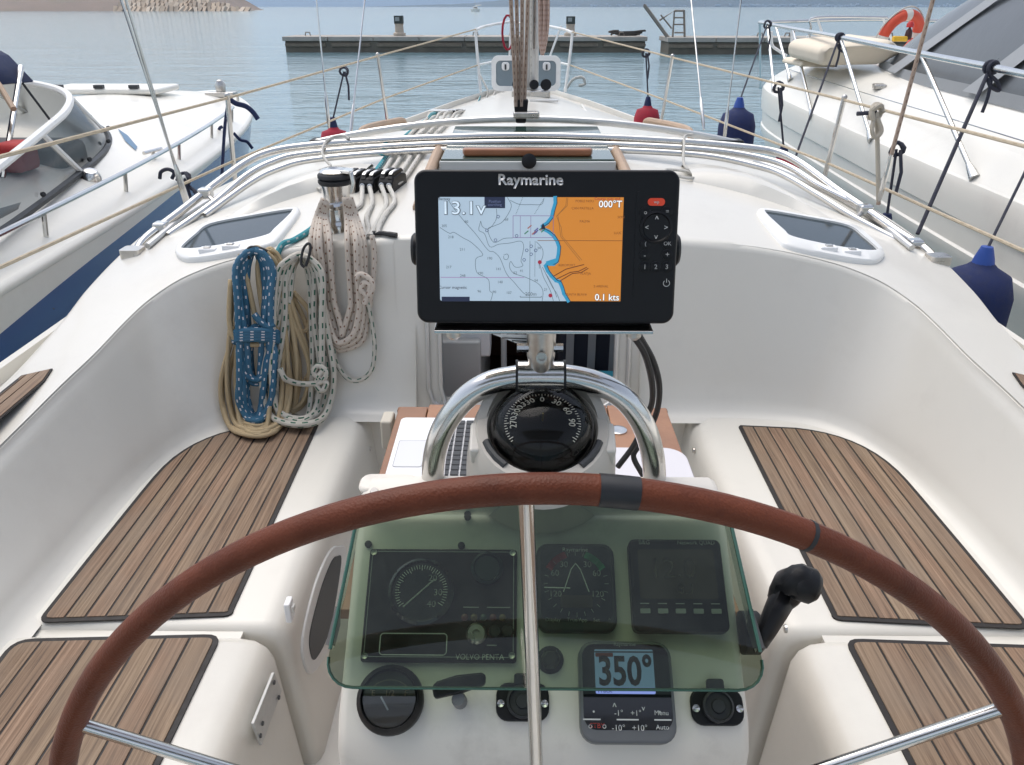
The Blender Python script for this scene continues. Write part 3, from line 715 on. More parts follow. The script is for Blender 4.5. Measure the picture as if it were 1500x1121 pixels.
# foredeck hatch standing open, mast, pulpit, stanchions
yh = 6.62
hz0 = aty(770, 133, yh).z; hz1 = aty(770, 82, yh).z
def hp_(x, z): return Vector((x, yh - .02 + (z - hz0) * .12, z))
hx0, hx1 = aty(720, 110, yh).x, aty(821, 110, yh).x
O = [hp_(x, z) for x, z in rrect(hx0, hx1, hz0, hz1, .05)]; I = [hp_(x, z) for x, z in rrect(hx0 + .035, hx1 - .035, hz0 + .035, hz1 - .035, .035)]
mb = MB(); mb.grid([O, I, [p + Vector((0, .03, 0)) for p in I], [p + Vector((0, .03, 0)) for p in O], O], True); fh = put('foredeck_hatch', mb, PAINTW, YT, sharp=40)
mb = MB(); mb.prism([p + Vector((0, .012, 0)) for p in I], (0, .01, 0)); put('hatch_pane', mb, M('grey_acrylic', (.20, .25, .28), .12, coat=.3), fh)
for x in (hx0 + .11, hx1 - .11):
    mb = MB(); c = hp_(x, hz1 - .075); mb.prism([c + Vector((a, -.012, b)) for a, b in rrect(-.03, .03, -.03, .03, .02)], (0, .014, 0)); h = put('hatch_latch', mb, WHITEP, fh, bevel=.004)
    mb = MB(); mb.box(c + Vector((0, -.016, -.005)), (.014, .014, .04)); put('latch_lever', mb, DGREY, h, bevel=.003)
mb = MB(); mx, my = .045, 5.78; mz = roof(mx, my)
mb.lathe([(.062, -.02), (.060, 4.5)], (mx, my, mz), n=20, sx=.85); ms = put('mast', mb, ALU, YT)
mb = MB(); mb.box((mx, my - .02, mz + .02), (.26, .26, .05)); put('mast_step', mb, STEELD, ms, bevel=.01)
for dx, r in ((-.09, .035), (.02, .03), (.10, .035)):
    mb = MB(); mb.lathe([(r, -.012), (r * 1.05, -.006), (r * .8, 0), (r * 1.05, .006), (r, .012)], (mx + dx, my - .13, mz + .08), (.3, -1, .2), 14); put('turning_block', mb, BLACK if dx else STEELD, ms)
mb = MB(); mb.tube([(mx + .02, my - .075, mz + .3), (mx + .02, my - .075, mz + 1.6)], .006, 6); put('mast_track', mb, STEELD, ms)
for k, u in enumerate((771, 778)):
    mb = MB(); mb.tube([aty(u, 128, my - .09), aty(u, -60, my - .09)], .011, 6); put('halyard', mb, ROPE_WHITE, ms)
def wire(pts, r, parent, name, mat, n=6): mb = MB(); mb.tube(pts, r, n); return put(name, mb, mat, parent)
yb_ = 8.75
PL = {}
for s in (-1, 1):
    tp = aty(697 if s < 0 else 838, 43 if s < 0 else 47, yb_); ft = aty(704 if s < 0 else 828, 135, yb_ - .05); ft.z = min(ft.z, -.80)
    fr_ = Vector((s * .10, 9.75, tp.z + .06)); PL[s] = tp
    mb = MB(); mb.tube(crv([ft, tp + Vector((0, 0, -.06)), tp + Vector((-s * .02, .05, 0)), (tp + fr_) / 2 + Vector((s * .05, 0, 0)), fr_], 6), .0145, 8); put('pulpit_rail', mb, PAINTW, YT)
    mid = aty(748 if s < 0 else 822, 38, 9.4)
    wire([mid, Vector((s * .16, 9.3, -.85))], .013, YT, 'pulpit_leg', PAINTW)
    lo = aty(701 if s < 0 else 834, 95, yb_); wire([lo, Vector((s * .12, 9.65, lo.z + .02))], .011, YT, 'pulpit_mid_rail', PAINTW)
    wire([aty(703 if s < 0 else 833, 110, yb_), aty(716 if s < 0 else 826, 135, yb_ + .2)], .011, YT, 'pulpit_brace', PAINTW)
wire([Vector((-.10, 9.75, PL[1].z + .06)), Vector((.10, 9.75, PL[1].z + .06))], .0145, YT, 'pulpit_front', PAINTW)
LT, LL = {-1: [], 1: []}, {-1: [], 1: []}
for s, lst in ((-1, [((553, 80), (568, 182), 6.5), ((333, 140), (343, 250), 4.15)]), (1, [((985, 82), (968, 182), 6.5), ((1237, 143), (1210, 250), 4.15)])):
    for (a, b, y) in lst:
        t_ = aty(*a, y); f_ = aty(*b, y); f_ = t_ + (f_ - t_).normalized() * .64
        wire([t_, f_], .0125, YT, 'stanchion', STEEL, 8)
        mb = MB(); mb.ball(t_, .015, 8, 6); mb.lathe([(.035, 0), (.02, .03), (.016, .06)], f_, n=10); put('stanchion_cap', mb, STEELD, YT)
        LT[s].append(t_ - Vector((0, 0, .012))); LL[s].append(t_.lerp(f_, .5))
for s in (-1, 1):
    end = Vector((s * 1.62, 1.55, -.40)); endl = Vector((s * 1.64, 1.55, -.71))
    a = [PL[s]] + LT[s] + [end]; b = [aty(701 if s < 0 else 834, 95, yb_)] + LL[s] + [endl]
    for P_ in (a, b):
        mb = MB(); mb.tube(P_, .0065, 7); put('lifeline', mb, ROPE_CORD, YT)
# shrouds and stays
def shroud(bot, top, yb0, yt0, r=.005, name='shroud', mat=STEEL):
    a = aty(*bot, yb0); b = aty(*top, yt0); b = a + (b - a) * 1.8; w_ = wire([a, b], r, YT, name, mat)
    c = a + (b - a).normalized() * .22; mb = MB(); mb.tube([a, a.lerp(c, .2), a.lerp(c, .8), c], [.006, .011, .011, .006], 8); put('rigging_screw', mb, STEEL, w_)
shroud((482, 188), (463, -5), 5.2, 5.3); shroud((513, 200), (535, -5), 5.0, 5.6); shroud((1031, 190), (1012, -5), 5.0, 5.6); shroud((1060, 210), (1086, -5), 5.2, 5.3)
shroud((1378 - 318, 212), (1085, 0), 5.25, 5.3, .003)
for du in (0, 7): shroud((282 - du * .5, 318), (176 + du, -5), 3.3, 3.3, .0055)
shroud((1286, 300), (1368, -5), 3.35, 3.35, .008, 'backstay_tackle', ROPE_SHEET)
# ------------------------------------------------------------------ cockpit table and laptop
TZ = -.92
tb = thing('cockpit_table', 'varnished wooden cockpit table standing behind the steering pedestal', 'table', (.05, 1.62, SOLE))
c = [atz(u, v, TZ) for u, v in ((585, 592), (975, 594), (1015, 702))]
tx0, tx1, ty1 = c[0].x, (c[1].x + c[2].x) / 2, c[0].y; ty0 = 1.02
n = 9; st = (tx1 - tx0) / n
TW = [M('table_wood_%d' % i, tuple(k * v for v in (.30, .15, .08)), .42, noise=.25, nscale=18, coat=.15, dirt=(.16, .055, .025), dscale=7) for i, k in enumerate((.85, 1., 1.12))]
for i in range(n):
    mb = MB(); mb.box((tx0 + (i + .5) * st, (ty0 + ty1) / 2, TZ - .011), (st - .0022, ty1 - ty0 - (.03 if i in (0, n - 1) else 0), .022)); put('top_board', mb, TW[(i * 2) % 3], tb, bevel=.003)
mb = MB(); mb.box(((tx0 + tx1) / 2, ty1 - .006, TZ - .03), (tx1 - tx0 + .01, .02, .045)); put('edge_rail', mb, TW[0], tb, bevel=.006)
for s in (-1, 1):
    mb = MB(); mb.box(((tx0 + tx1) / 2 + s * .2, 1.5, (TZ + SOLE) / 2 - .02), (.05, .30, TZ - SOLE - .04)); put('leg', mb, TW[0], tb, bevel=.01)
mb = MB(); p = atz(905, 631, TZ); mb.lathe([(.022, 0), (.022, .003), (.015, .005), (.008, .004), (0, .004)], (p.x, p.y, TZ), n=18); put('ring_pull', mb, STEEL, tb)
for x, y in ((tx0 - .012, 1.75),):
    mb = MB(); mb.box((x - .012, y, TZ - .05), (.03, .06, .08)); put('hinge', mb, M('beige_plastic', (.50, .46, .38), .6), tb, bevel=.006)
lp = thing('laptop', 'white laptop folded flat open on the wooden cockpit table', 'laptop', (-.15, 1.5, TZ))
fl = Fr((0, 0, TZ + .004), (1, 0, 0), (0, 1, 0))
x0, y1 = atz(588, 613, TZ + .02).x, atz(600, 613, TZ + .02).y; y0 = y1 - .33; x1 = x0 + .235
mb = MB(); mb.prism(fl.poly(rrect(x0, x1, y0, y1, .014)), (0, 0, .02)); put('base', mb, WHITEP, lp, bevel=.004)
ft = Fr((0, 0, TZ + .0243), (1, 0, 0), (0, 1, 0))
mb = MB(); mb.prism(ft.poly(rrect(x0 + .012, x0 + .075, y0 + .10, y0 + .215, .006)), (0, 0, .0006)); tp_ = put('touchpad', mb, M('touchpad', (.66, .66, .67), .3), lp)
mb = stroke(ft, rrect(x0 + .012, x0 + .075, y0 + .10, y0 + .215, .006), .0012, .0009, True); put('touchpad_outline', mb, M('grey_line', (.3, .3, .31), .5), tp_)
kb = MB(); kb.prism(ft.poly(rrect(x0 + .093, x1 - .012, y0 + .02, y1 - .02, .004)), (0, 0, .0004)); kbo = put('keyboard_tray', kb, M('key_tray', (.55, .55, .56), .5), lp)
for i in range(6):
    w_ = (x1 - .014 - x0 - .095) / 6
    for j in range(14):
        h_ = (y1 - y0 - .044) / 14
        cx, cy = x0 + .095 + (i + .5) * w_, y0 + .022 + (j + .5) * h_
        mb = MB(); mb.box((cx, cy, TZ + .0268), (w_ * .82, h_ * .84, .003)); put('key', mb, DGREY, kbo, bevel=.0008, seg=1)
lx0, lx1 = x1 + .012, atz(1010, 680, TZ + .01).x - .0; ly1 = atz(930, 655, TZ + .012).y
mb = MB(); mb.prism([(x, y, TZ + .003) for x, y in rrect(lx0, lx1, ly1 - .3, ly1, .05, 8)], (0, 0, .009)); put('lid', mb, LILAC, lp, bevel=.003)
mb = MB(); mb.tube([(x1 + .006, y0 + .03, TZ + .014), (x1 + .006, min(y1, ly1) - .03, TZ + .014)], .007, 8); put('lid_hinge', mb, LILAC, lp)

# ------------------------------------------------------------------ steering pedestal (console) with instruments
FO = Vector((0, .676, -.72)); FY = Vector((0, .80, .60)); FX = Vector((1, 0, 0)); FC = Fr(FO, FX, FY); FN = FC.n
pd = thing('steering_pedestal', 'off-white steering pedestal with sloping instrument face and steel guard arch', 'pedestal', (0, .8, SOLE))
tl = FC.px(533, 725); tr_ = FC.px(1078, 728); bl = FC.px(492, 1060); br = FC.px(1106, 1060)
stop = FC.px(800, 722)[1]; sbot = FC.px(800, 1085)[1]
xl_t, xr_t = -.262, .262; xl_b, xr_b = bl[0], br[0]; hb = (xr_b - xl_b) / 2; ht = hb * 1.0
def console_row(s, inset, dz):
    """one horizontal rounded section of the console"""
rowsC = []
def sec(x0, x1, y0, y1, z, r): return [Vector((x, y, z)) for x, y in rrect(x0, x1, y0, y1, r, 6)]
zb_, yb0 = (FC.p(0, sbot)).z, FC.p(0, sbot).y
# profile through the centre plane (y, z) from bottom aft up the face, over the top and down the forward side
prof = [(yb0 + .045, SOLE), (yb0 + .012, zb_ - .30), (yb0 - .006, zb_ - .06), (yb0 - .002, zb_ - .02), (FC.p(0, sbot + .02).y, FC.p(0, sbot + .02).z)]
for s_ in (.0, .05, .10, stop - .04): prof.append((FC.p(0, s_).y, FC.p(0, s_).z))
topP = FC.p(0, stop); prof += [(FC.p(0, stop - .012).y, FC.p(0, stop - .012).z), (topP.y + .01, topP.z + .003), (topP.y + .022, topP.z + .003), (topP.y + .038, topP.z + .001), (topP.y + .046, topP.z - .012), (topP.y + .05, topP.z - .06), (topP.y + .10, -1.2), (topP.y + .10, SOLE)]
rowsC = []
for (x, k) in ((-1, .030), (-.995, .016), (-.975, .005), (-.94, 0), (-.5, 0), (0, 0), (.5, 0), (.94, 0), (.975, .005), (.995, .016), (1, .030)):
    row = []
    for i, (y, z) in enumerate(prof):
        wd = hb * (1 if z > -.80 else 1 - .10 * min(1, (-.80 - z) / .5))
        cy, cz = topP.y - .05, -.9
        d = Vector((y - cy, z - cz)); d = d / d.length * k
        row.append(Vector((x * wd, y - d.x, z - d.y if z > SOLE + .01 else z)))
    rowsC.append(row)
mb = MB(); mb.grid(rowsC); mb.add(rowsC[0], [tuple(range(len(prof)))]); mb.add(rowsC[-1], [tuple(range(len(prof)))])
put('console_body', mb, GELC, pd, sharp=40)
# wide lip behind the face
for s in (-1,):
    mb = MB(); mb.prism([(s * x, y, topP.z - .010) for x, y in rrect(.165, .243, topP.y + .004, topP.y + .045, .015)], (0, 0, .012)); put('top_lip', mb, GELC, pd, bevel=.008, seg=3)
c_ = FC.p(*FC.px(549, 722)); mb = MB(); mb.lathe([(.006, 0), (.005, .003), (0, .003)], c_ + FN * .004, FN, 10); put('screw', mb, STEELD, pd)
# steel guard arch
GY = .905
arch = [(634, 760), (634, 705), (638, 662), (652, 622), (680, 585), (715, 562), (755, 553), (797, 550), (840, 553), (880, 564), (915, 585), (941, 620), (955, 662), (959, 705), (959, 760)]
AP = [aty(u, v, GY) for u, v in arch]; AP[0].z = topP.z - .06; AP[-1].z = topP.z - .06
mb = MB(); mb.tube(crv(AP, 6), .0155, 16); put('guard_arch', mb, STEEL, pd)
for p in (AP[0], AP[-1]):
    mb = MB(); mb.lathe([(.032, 0), (.032, .006), (.02, .01), (.017, .03)], (p.x, p.y, topP.z - .075), n=18); put('arch_foot', mb, STEEL, pd)

# green acrylic cover
GZ = .058
cg = [FC.px(u, v, GZ) for u, v in ((515, 735), (1072, 735), (1112, 985), (486, 985))]
gx_t, gx_b = (cg[1][0] - cg[0][0]) / 2, (cg[2][0] - cg[3][0]) / 2; gxc = (cg[2][0] + cg[3][0]) / 2
gyt = FC.px(800, 740, GZ)[1]; gyb = FC.px(800, 1009, GZ)[1]
gc = thing('acrylic_cover', 'green tinted acrylic cover over the pedestal instruments', 'cover', FC.p(0, 0, .02))
hw = (gx_t + gx_b) / 2
def gpt(x, y, z=GZ): return FC.p(gxc * .6 + x * (1 + .045 * (1 - 2 * (y - gyb) / (gyt - gyb))), y, z)
CRR = .032
outl = [(-hw, gyt), (-hw, gyb + CRR)] + [(-hw + CRR - CRR * math.cos(R_(a)), gyb + CRR - CRR * math.sin(R_(a))) for a in (15, 30, 45, 60, 75)] + [(-hw + CRR, gyb), (hw - CRR, gyb)] + [(hw - CRR + CRR * math.sin(R_(a)), gyb + CRR - CRR * math.cos(R_(a))) for a in (15, 30, 45, 60, 75)] + [(hw, gyb + CRR), (hw, gyt)]
mb = MB(); mb.add([gpt(x, y) for x, y in outl], [tuple(range(len(outl)))]); put('front_pane', mb, GREEN, gc, sharp=0)
mb = MB(); mb.tube([gpt(x, y, GZ - .002) for x, y in outl[1:-1]], .0019, 6); put('pane_edge', mb, GREENE, gc)
for s in (-1, 1):
    mb = MB(); mb.add([gpt(s * hw, gyt), gpt(s * hw, gyb + .045), gpt(s * (hw + .006), gyb + .045, .012), gpt(s * (hw + .006), gyt, .012)], [(0, 1, 2, 3)]); put('side_pane', mb, GREEN, gc, sharp=0)
    mb = MB(); mb.tube([gpt(s * hw, gyt), gpt(s * hw, gyb + .04)], .0022, 6); put('bent_edge', mb, GREENE, gc)
    mb = MB(); mb.prism([gpt(s * (hw + .001), gyb + .09, .045), gpt(s * (hw + .001), gyb + .045, .055), gpt(s * (hw + .004), gyb + .05, .02), gpt(s * (hw + .004), gyb + .075, .015)], FX * s * .006); put('corner_clip', mb, DGREY, gc)
mb = MB(); mb.add([gpt(-hw, gyt), gpt(hw, gyt), gpt(hw, gyt + .004, .006), gpt(-hw, gyt + .004, .006)], [(0, 1, 2, 3)]); put('top_pane', mb, GREEN, gc, sharp=0)
for u, v in ((685, 758), (540, 798), (676, 800)):
    q = FC.px(u, v); mb = MB(); mb.lathe([(.0045, 0), (.0045, .004), (0, .005)], FC.p(*q), FN, 10); put('stud', mb, RUB, gc)

# --- instruments
def inst_box(t, name, px4, r, th, mat, taper=.0):
    q = [FC.px(u, v, th) for u, v in px4]
    x0_, x1_ = (q[0][0] + q[3][0]) / 2, (q[1][0] + q[2][0]) / 2; y1_, y0_ = (q[0][1] + q[1][1]) / 2, (q[2][1] + q[3][1]) / 2
    mb = MB(); mb.prism(FC.poly(rrect(x0_, x1_, y0_, y1_, r), .0005), FN * th); o = put(name, mb, mat, t, bevel=min(.004, th * .4), seg=3)
    return o, x0_, x1_, y0_, y1_
# engine panel
ep = thing('engine_gauge_set', 'black engine panel with rev counter behind the green cover', 'engine panel', FC.p(-.13, .05))
b_, x0, x1, y0, y1 = inst_box(ep, 'panel_plate', ((545, 803), (757, 805), (757, 971), (524, 970)), .004, .008, BLACK)
W_, H_ = x1 - x0, y1 - y0
put('panel_rim', stroke(FC, rrect(x0 + .004, x1 - .004, y0 + .006, y1 - .004, .003), .0009, .0088, True), PRINTG, b_)
cx, cy = x0 + W_ * .37, y0 + H_ * .60; r = W_ * .185
mb = MB(); mb.lathe([(r * 1.18, 0), (r * 1.18, .007), (r * 1.08, .010), (r * 1.02, .006), (0, .006)], FC.p(cx, cy, .008), FN, 40); rv = put('rev_counter', mb, BLACKG, ep)
tk = MB()
for k in range(41):
    a = R_(215 - k * 6.2); r0 = r * (.80 if k % 5 else .74)
    d = stroke(FC, [(cx + r0 * math.cos(a), cy + r0 * math.sin(a)), (cx + r * .93 * math.cos(a), cy + r * .93 * math.sin(a))], .0008, .0148); tk.add(d.v, d.f)
put('dial_ticks', tk, PRINT, rv)
put('needle', stroke(FC, [(cx - r * .6, cy - r * .55), (cx + r * .45, cy + r * .42)], .0018, .0152), PRINTG, rv)
for s_, a in (('20', 50), ('30', -5), ('40', -50)): text(s_, FC, cx + r * .6 * math.cos(R_(a)), cy + r * .6 * math.sin(R_(a)), .011, PRINTG, rv, .0149)
cx2, cy2 = x0 + W_ * .80, y0 + H_ * .82; mb = MB(); mb.lathe([(.020, 0), (.020, .004), (.017, .006), (.015, .003), (0, .003)], FC.p(cx2, cy2, .008), FN, 28); put('buzzer', mb, M('dark_teal_plastic', (.01, .022, .024), .4), ep)
put('key_label_frame', stroke(FC, rrect(x0 + W_ * .12, x0 + W_ * .55, y0 + H_ * .06, y0 + H_ * .24, .004), .0012, .0088, True), PRINT, b_)
text('VOLVO PENTA', FC, x0 + W_ * .765, y0 + H_ * .045, .0092, PRINT, b_, .0088, width=W_ * .31)
for (a, e_, w1) in ((.70, .47, .10), (.88, .47, .15), (.84, .145, .06)): put('caption_line', stroke(FC, [(x0 + W_ * (a - w1 / 2), y0 + H_ * e_), (x0 + W_ * (a + w1 / 2), y0 + H_ * e_)], .0012, .0086), PRINTG, b_)
for a, e_ in ((.03, .05), (.97, .06), (.03, .96), (.97, .96)):
    mb = MB(); mb.lathe([(.0042, 0), (.0038, .0025), (.0015, .002), (0, .0018)], FC.p(x0 + W_ * a, y0 + H_ * e_, .008), FN, 12); put('panel_screw', mb, STEELD, ep)
for i in range(5):
    mb = MB(); mb.lathe([(.0042, 0), (.0042, .0022), (.003, .003), (0, .003)], FC.p(x0 + W_ * (.66 + .062 * i), y0 + H_ * .38, .008), FN, 12); put('warning_lamp', mb, M('lamp_%d' % (i % 3), ((.10, .02, .015), (.10, .06, .01), (.02, .05, .03))[i % 3], .3), ep)
mb = MB(); mb.lathe([(.0125, 0), (.0125, .004), (.010, .007), (.004, .007), (.004, .003), (0, .003)], FC.p(x0 + W_ * .74, y0 + H_ * .24, .008), FN, 24); put('key_switch', mb, STEELD, ep)
for a in (.86, .94): mb = MB(); mb.lathe([(.0075, 0), (.0075, .005), (.006, .007), (0, .007)], FC.p(x0 + W_ * a, y0 + H_ * .26, .008), FN, 20); put('push_button', mb, RUB, ep)
# wind display
wd_ = thing('wind_display', 'square black wind angle display behind the green cover', 'display', FC.p(.03, .08))
b_, x0, x1, y0, y1 = inst_box(wd_, 'case', ((786, 795), (898, 797), (906, 926), (786, 926)), .014, .016, DGREY)
W_, H_ = x1 - x0, y1 - y0; cx, cy = (x0 + x1) / 2, y0 + H_ * .53; z = .0172
mb = MB(); mb.prism(FC.poly(rrect(x0 + .005, x1 - .005, y0 + .012, y1 - .004, .012), .0165), FN * .0004); dl = put('dial_face', mb, BLACKG, wd_)
for sgn, col, nm in ((1, (.25, .02, .03), 'red_sector'), (-1, (.02, .20, .09), 'green_sector')):
    pts = [(cx - sgn * W_ * k * math.sin(R_(a)), cy + W_ * k * math.cos(R_(a))) for a in range(22, 61, 6) for k in (.39,)]
    put(nm, stroke(FC, pts, W_ * .085, z), M(nm, col, .5), dl)
for s_, a in (('30', 30), ('60', 62), ('120', 118)):
    for g in (-1, 1): text(s_, FC, cx + g * W_ * .30 * math.sin(R_(a)), cy + W_ * .28 * math.cos(R_(a)), .0105, PRINTG, dl, z)
tk = MB()
for k in range(24):
    a = R_(k * 15); d = stroke(FC, [(cx + W_ * .36 * math.sin(a), cy + W_ * .36 * math.cos(a)), (cx + W_ * .41 * math.sin(a), cy + W_ * .41 * math.cos(a))], .0007, z); tk.add(d.v, d.f)
put('dial_ticks', tk, PRINTG, dl)
put('boat_outline', stroke(FC, [(cx - W_ * .16, cy - W_ * .10), (cx - W_ * .06, cy + W_ * .18), (cx, cy + W_ * .26), (cx + W_ * .06, cy + W_ * .18), (cx + W_ * .16, cy - W_ * .10)], .0012, z), PRINT, dl)
put('wind_needle', stroke(FC, [(cx - W_ * .40, cy - W_ * .05), (cx - W_ * .08, cy - W_ * .055)], .0014, z), PRINT, dl)
text('Raymarine', FC, cx, y1 - .0085, .0075, PRINT, dl, z)
mb = MB(); mb.prism(FC.poly(rrect(cx - W_ * .2, cx + W_ * .2, y0 + H_ * .26, y0 + H_ * .40, .002), z), FN * .0002); put('lcd_window', mb, M('lcd_brown', (.045, .035, .025), .3), dl)
for s_, k in (('Display', -.30), ('True/App', 0), ('Set', .24), ('^', .40)): text(s_, FC, cx + W_ * k, y0 + H_ * .13, .0062, PRINTG, dl, z)
# navtex-style network display
nd = thing('network_display', 'dark display with brown screen and five grey keys behind the green cover', 'display', FC.p(.17, .08))
b_, x0, x1, y0, y1 = inst_box(nd, 'case', ((919, 789), (1052, 790), (1074, 925), (930, 926)), .008, .022, BLACK)
W_, H_ = x1 - x0, y1 - y0; z = .0228
mb = MB(); mb.prism(FC.poly(rrect(x0 + W_ * .09, x1 - W_ * .09, y0 + H_ * .34, y1 - H_ * .12, .003), .0222), FN * .0004); sc_ = put('screen', mb, M('lcd_off', (.055, .040, .028), .25), nd)
text('12.0', FC, (x0 + x1) / 2 - W_ * .05, y0 + H_ * .66, .034, M('lcd_ghost', (.075, .058, .042), .4), sc_, .0229)
text('8.1', FC, (x0 + x1) / 2 + W_ * .08, y0 + H_ * .44, .018, MATS['lcd_ghost'], sc_, .0229)
for i in range(5):
    kx = x0 + W_ * (.13 + .185 * i); mb = MB(); mb.prism(FC.poly(rrect(kx - .006, kx + .006, y0 + H_ * .185, y0 + H_ * .235, .001), .0222), FN * .002); put('key', mb, PRINTG, nd)
    put('key_caption', stroke(FC, [(kx - .005, y0 + H_ * .29), (kx + .005, y0 + H_ * .29)], .0012, .0226), PRINTG, b_)
text('B&G', FC, x0 + W_ * .17, y1 - H_ * .045, .0075, PRINTG, b_, z); text('Network QUAD', FC, x0 + W_ * .73, y1 - H_ * .045, .0072, PRINTG, b_, z, width=W_ * .40)
# autopilot display
ap = thing('autopilot_display', 'black autopilot head with blue screen reading 350 degrees', 'display', FC.p(.08, -.05))
b_, x0, x1, y0, y1 = inst_box(ap, 'case', ((848, 938), (978, 940), (998, 1088), (850, 1092)), .018, .024, M('grey_case', (.10, .105, .11), .4, noise=.1, nscale=40))
W_, H_ = x1 - x0, y1 - y0; z = .0252
mb = MB(); mb.prism(FC.poly(rrect(x0 + .004, x1 - .004, y0 + .014, y1 - .004, .014), .0243), FN * .0006); fp = put('front_glass', mb, BLACKG, ap)
sx0, sx1, sy1, sy0 = x0 + W_ * .17, x0 + W_ * .80, y1 - H_ * .09, y0 + H_ * .47
LCDB = M('lcd_blue', (.10, .16, .25), .35, emit=(.22, .36, .60), estr=.30); LCDB2 = M('lcd_blue_bar', (.10, .12, .25), .35, emit=(.20, .27, .62), estr=.55)
mb = MB(); mb.add(FC.poly(rrect(sx0, sx1, sy0, sy1, .001, 1), z), [tuple(range(8))]); s_o = put('screen', mb, LCDB, ap, sharp=0)
mb = MB(); mb.add(FC.poly(rrect(sx0, sx1, sy0, sy0 + H_ * .065, .001, 1), z + .0003), [tuple(range(8))]); put('status_bar', mb, LCDB2, s_o, sharp=0)
DK = M('lcd_ink', (.004, .004, .006), .5)
text('350°', FC, (sx0 + sx1) / 2 + W_ * .01, (sy0 + sy1) / 2 - .001, .044, DK, s_o, z + .0004, width=(sx1 - sx0) * .90, bold=.0012)
text('Track', FC, sx0 + W_ * .09, sy0 + H_ * .032, .0075, M('bar_ink', (.02, .03, .2), .5), s_o, z + .0006)
mb = MB(); mb.prism(FC.poly(rrect(sx0 + W_ * .01, sx0 + W_ * .20, sy1 - H_ * .075, sy1 - H_ * .035, .001), z + .0003), FN * .0001); put('red_flag', mb, M('lcd_red', (.16, .03, .025), .4), s_o)
put('tape_line', stroke(FC, [(sx0, sy1 - H_ * .025), (sx1, sy1 - H_ * .025)], .0015, z + .0004), DK, s_o)
text('Raymarine', FC, (x0 + x1) / 2, y1 - H_ * .035, .006, PRINTG, fp, z)
for s_, a, e_, sz in (('-1°', .40, .285, .0085), ('+1°', .58, .285, .0085), ('-10°', .39, .145, .0088), ('+10°', .61, .145, .0088), ('Menu', .845, .29, .0072), ('Auto', .845, .155, .0072), ('^', .36, .345, .011), ('v', .66, .335, .009), ('.', .14, .345, .02), ('.', .83, .345, .02), ('o', .10, .165, .009), ('o', .245, .165, .009)):
    text(s_, FC, x0 + W_ * a, y0 + H_ * e_, sz, PRINT, fp, z)
text('STBY', FC, x0 + W_ * .172, y0 + H_ * .165, .0075, M('red_print', (.35, .03, .02), .5), fp, z)
for a, c_ in ((.03, .205), (.38, .60), (.77, .94)): put('key_bar', stroke(FC, [(x0 + W_ * a, y0 + H_ * .225), (x0 + W_ * c_, y0 + H_ * .225)], .0015, z), PRINT, fp)
# round fuel gauge
def face_round(u, v): return FC.px(u, v)
fg = thing('fuel_gauge', 'round black gauge with amber dial under the cover edge', 'gauge', FC.p(*FC.px(574, 1025)))
q = FC.px(574, 1027); rg = .0375
mb = MB(); mb.lathe([(rg, 0), (rg * 1.03, .012), (rg, .020), (rg * .86, .026), (rg * .82, .020), (0, .020)], FC.p(q[0], q[1]), FN, 40); put('bezel', mb, BLACK, fg)
mb = MB(); mb.lathe([(rg * .81, 0), (0, .0004)], FC.p(q[0], q[1], .0206), FN, 32); dl = put('dial', mb, M('amber_dial', (.060, .045, .030), .35), fg)
put('needle', stroke(FC, [(q[0] - rg * .25, q[1] + rg * .05), (q[0] - rg * .02, q[1] - rg * .3)], .002, .0214), PRINT, dl)
put('scale_arc', stroke(FC, [(q[0] + rg * .62 * math.cos(R_(a)), q[1] + rg * .1 + rg * .45 * math.sin(R_(a))) for a in range(20, 161, 14)], .0012, .0213), M('amber_print', (.32, .24, .15), .5), dl)
for s_, dx in (('E', -.5), ('1/2', 0), ('F', .5)): text(s_, FC, q[0] + rg * dx, q[1] + rg * .16, .009, MATS['amber_print'], dl, .0213)
mb = MB(); mb.lathe([(rg * .84, .0), (rg * .8, .002), (0, .004)], FC.p(q[0], q[1], .022), FN, 32); put('lens', mb, GLASSC, fg)
# engine stop / key handle
kh = thing('engine_key', 'black winged engine key sticking out of the pedestal face', 'key', FC.p(*FC.px(672, 1025)))
q = FC.px(674, 1028); mb = MB(); mb.lathe([(.0085, 0), (.0085, .022), (.007, .030)], FC.p(*q), FN, 16); put('key_barrel', mb, M('grey_rubber', (.16, .16, .165), .6), kh)
wing = [FC.px(u, v, .036) for u, v in ((632, 1006), (640, 998), (668, 989), (705, 985), (712, 988), (711, 1003), (676, 1015), (636, 1024))]
mb = MB(); mb.prism(FC.poly(wing, .026), FN * .012); put('key_wing', mb, BLACK, kh, bevel=.003)
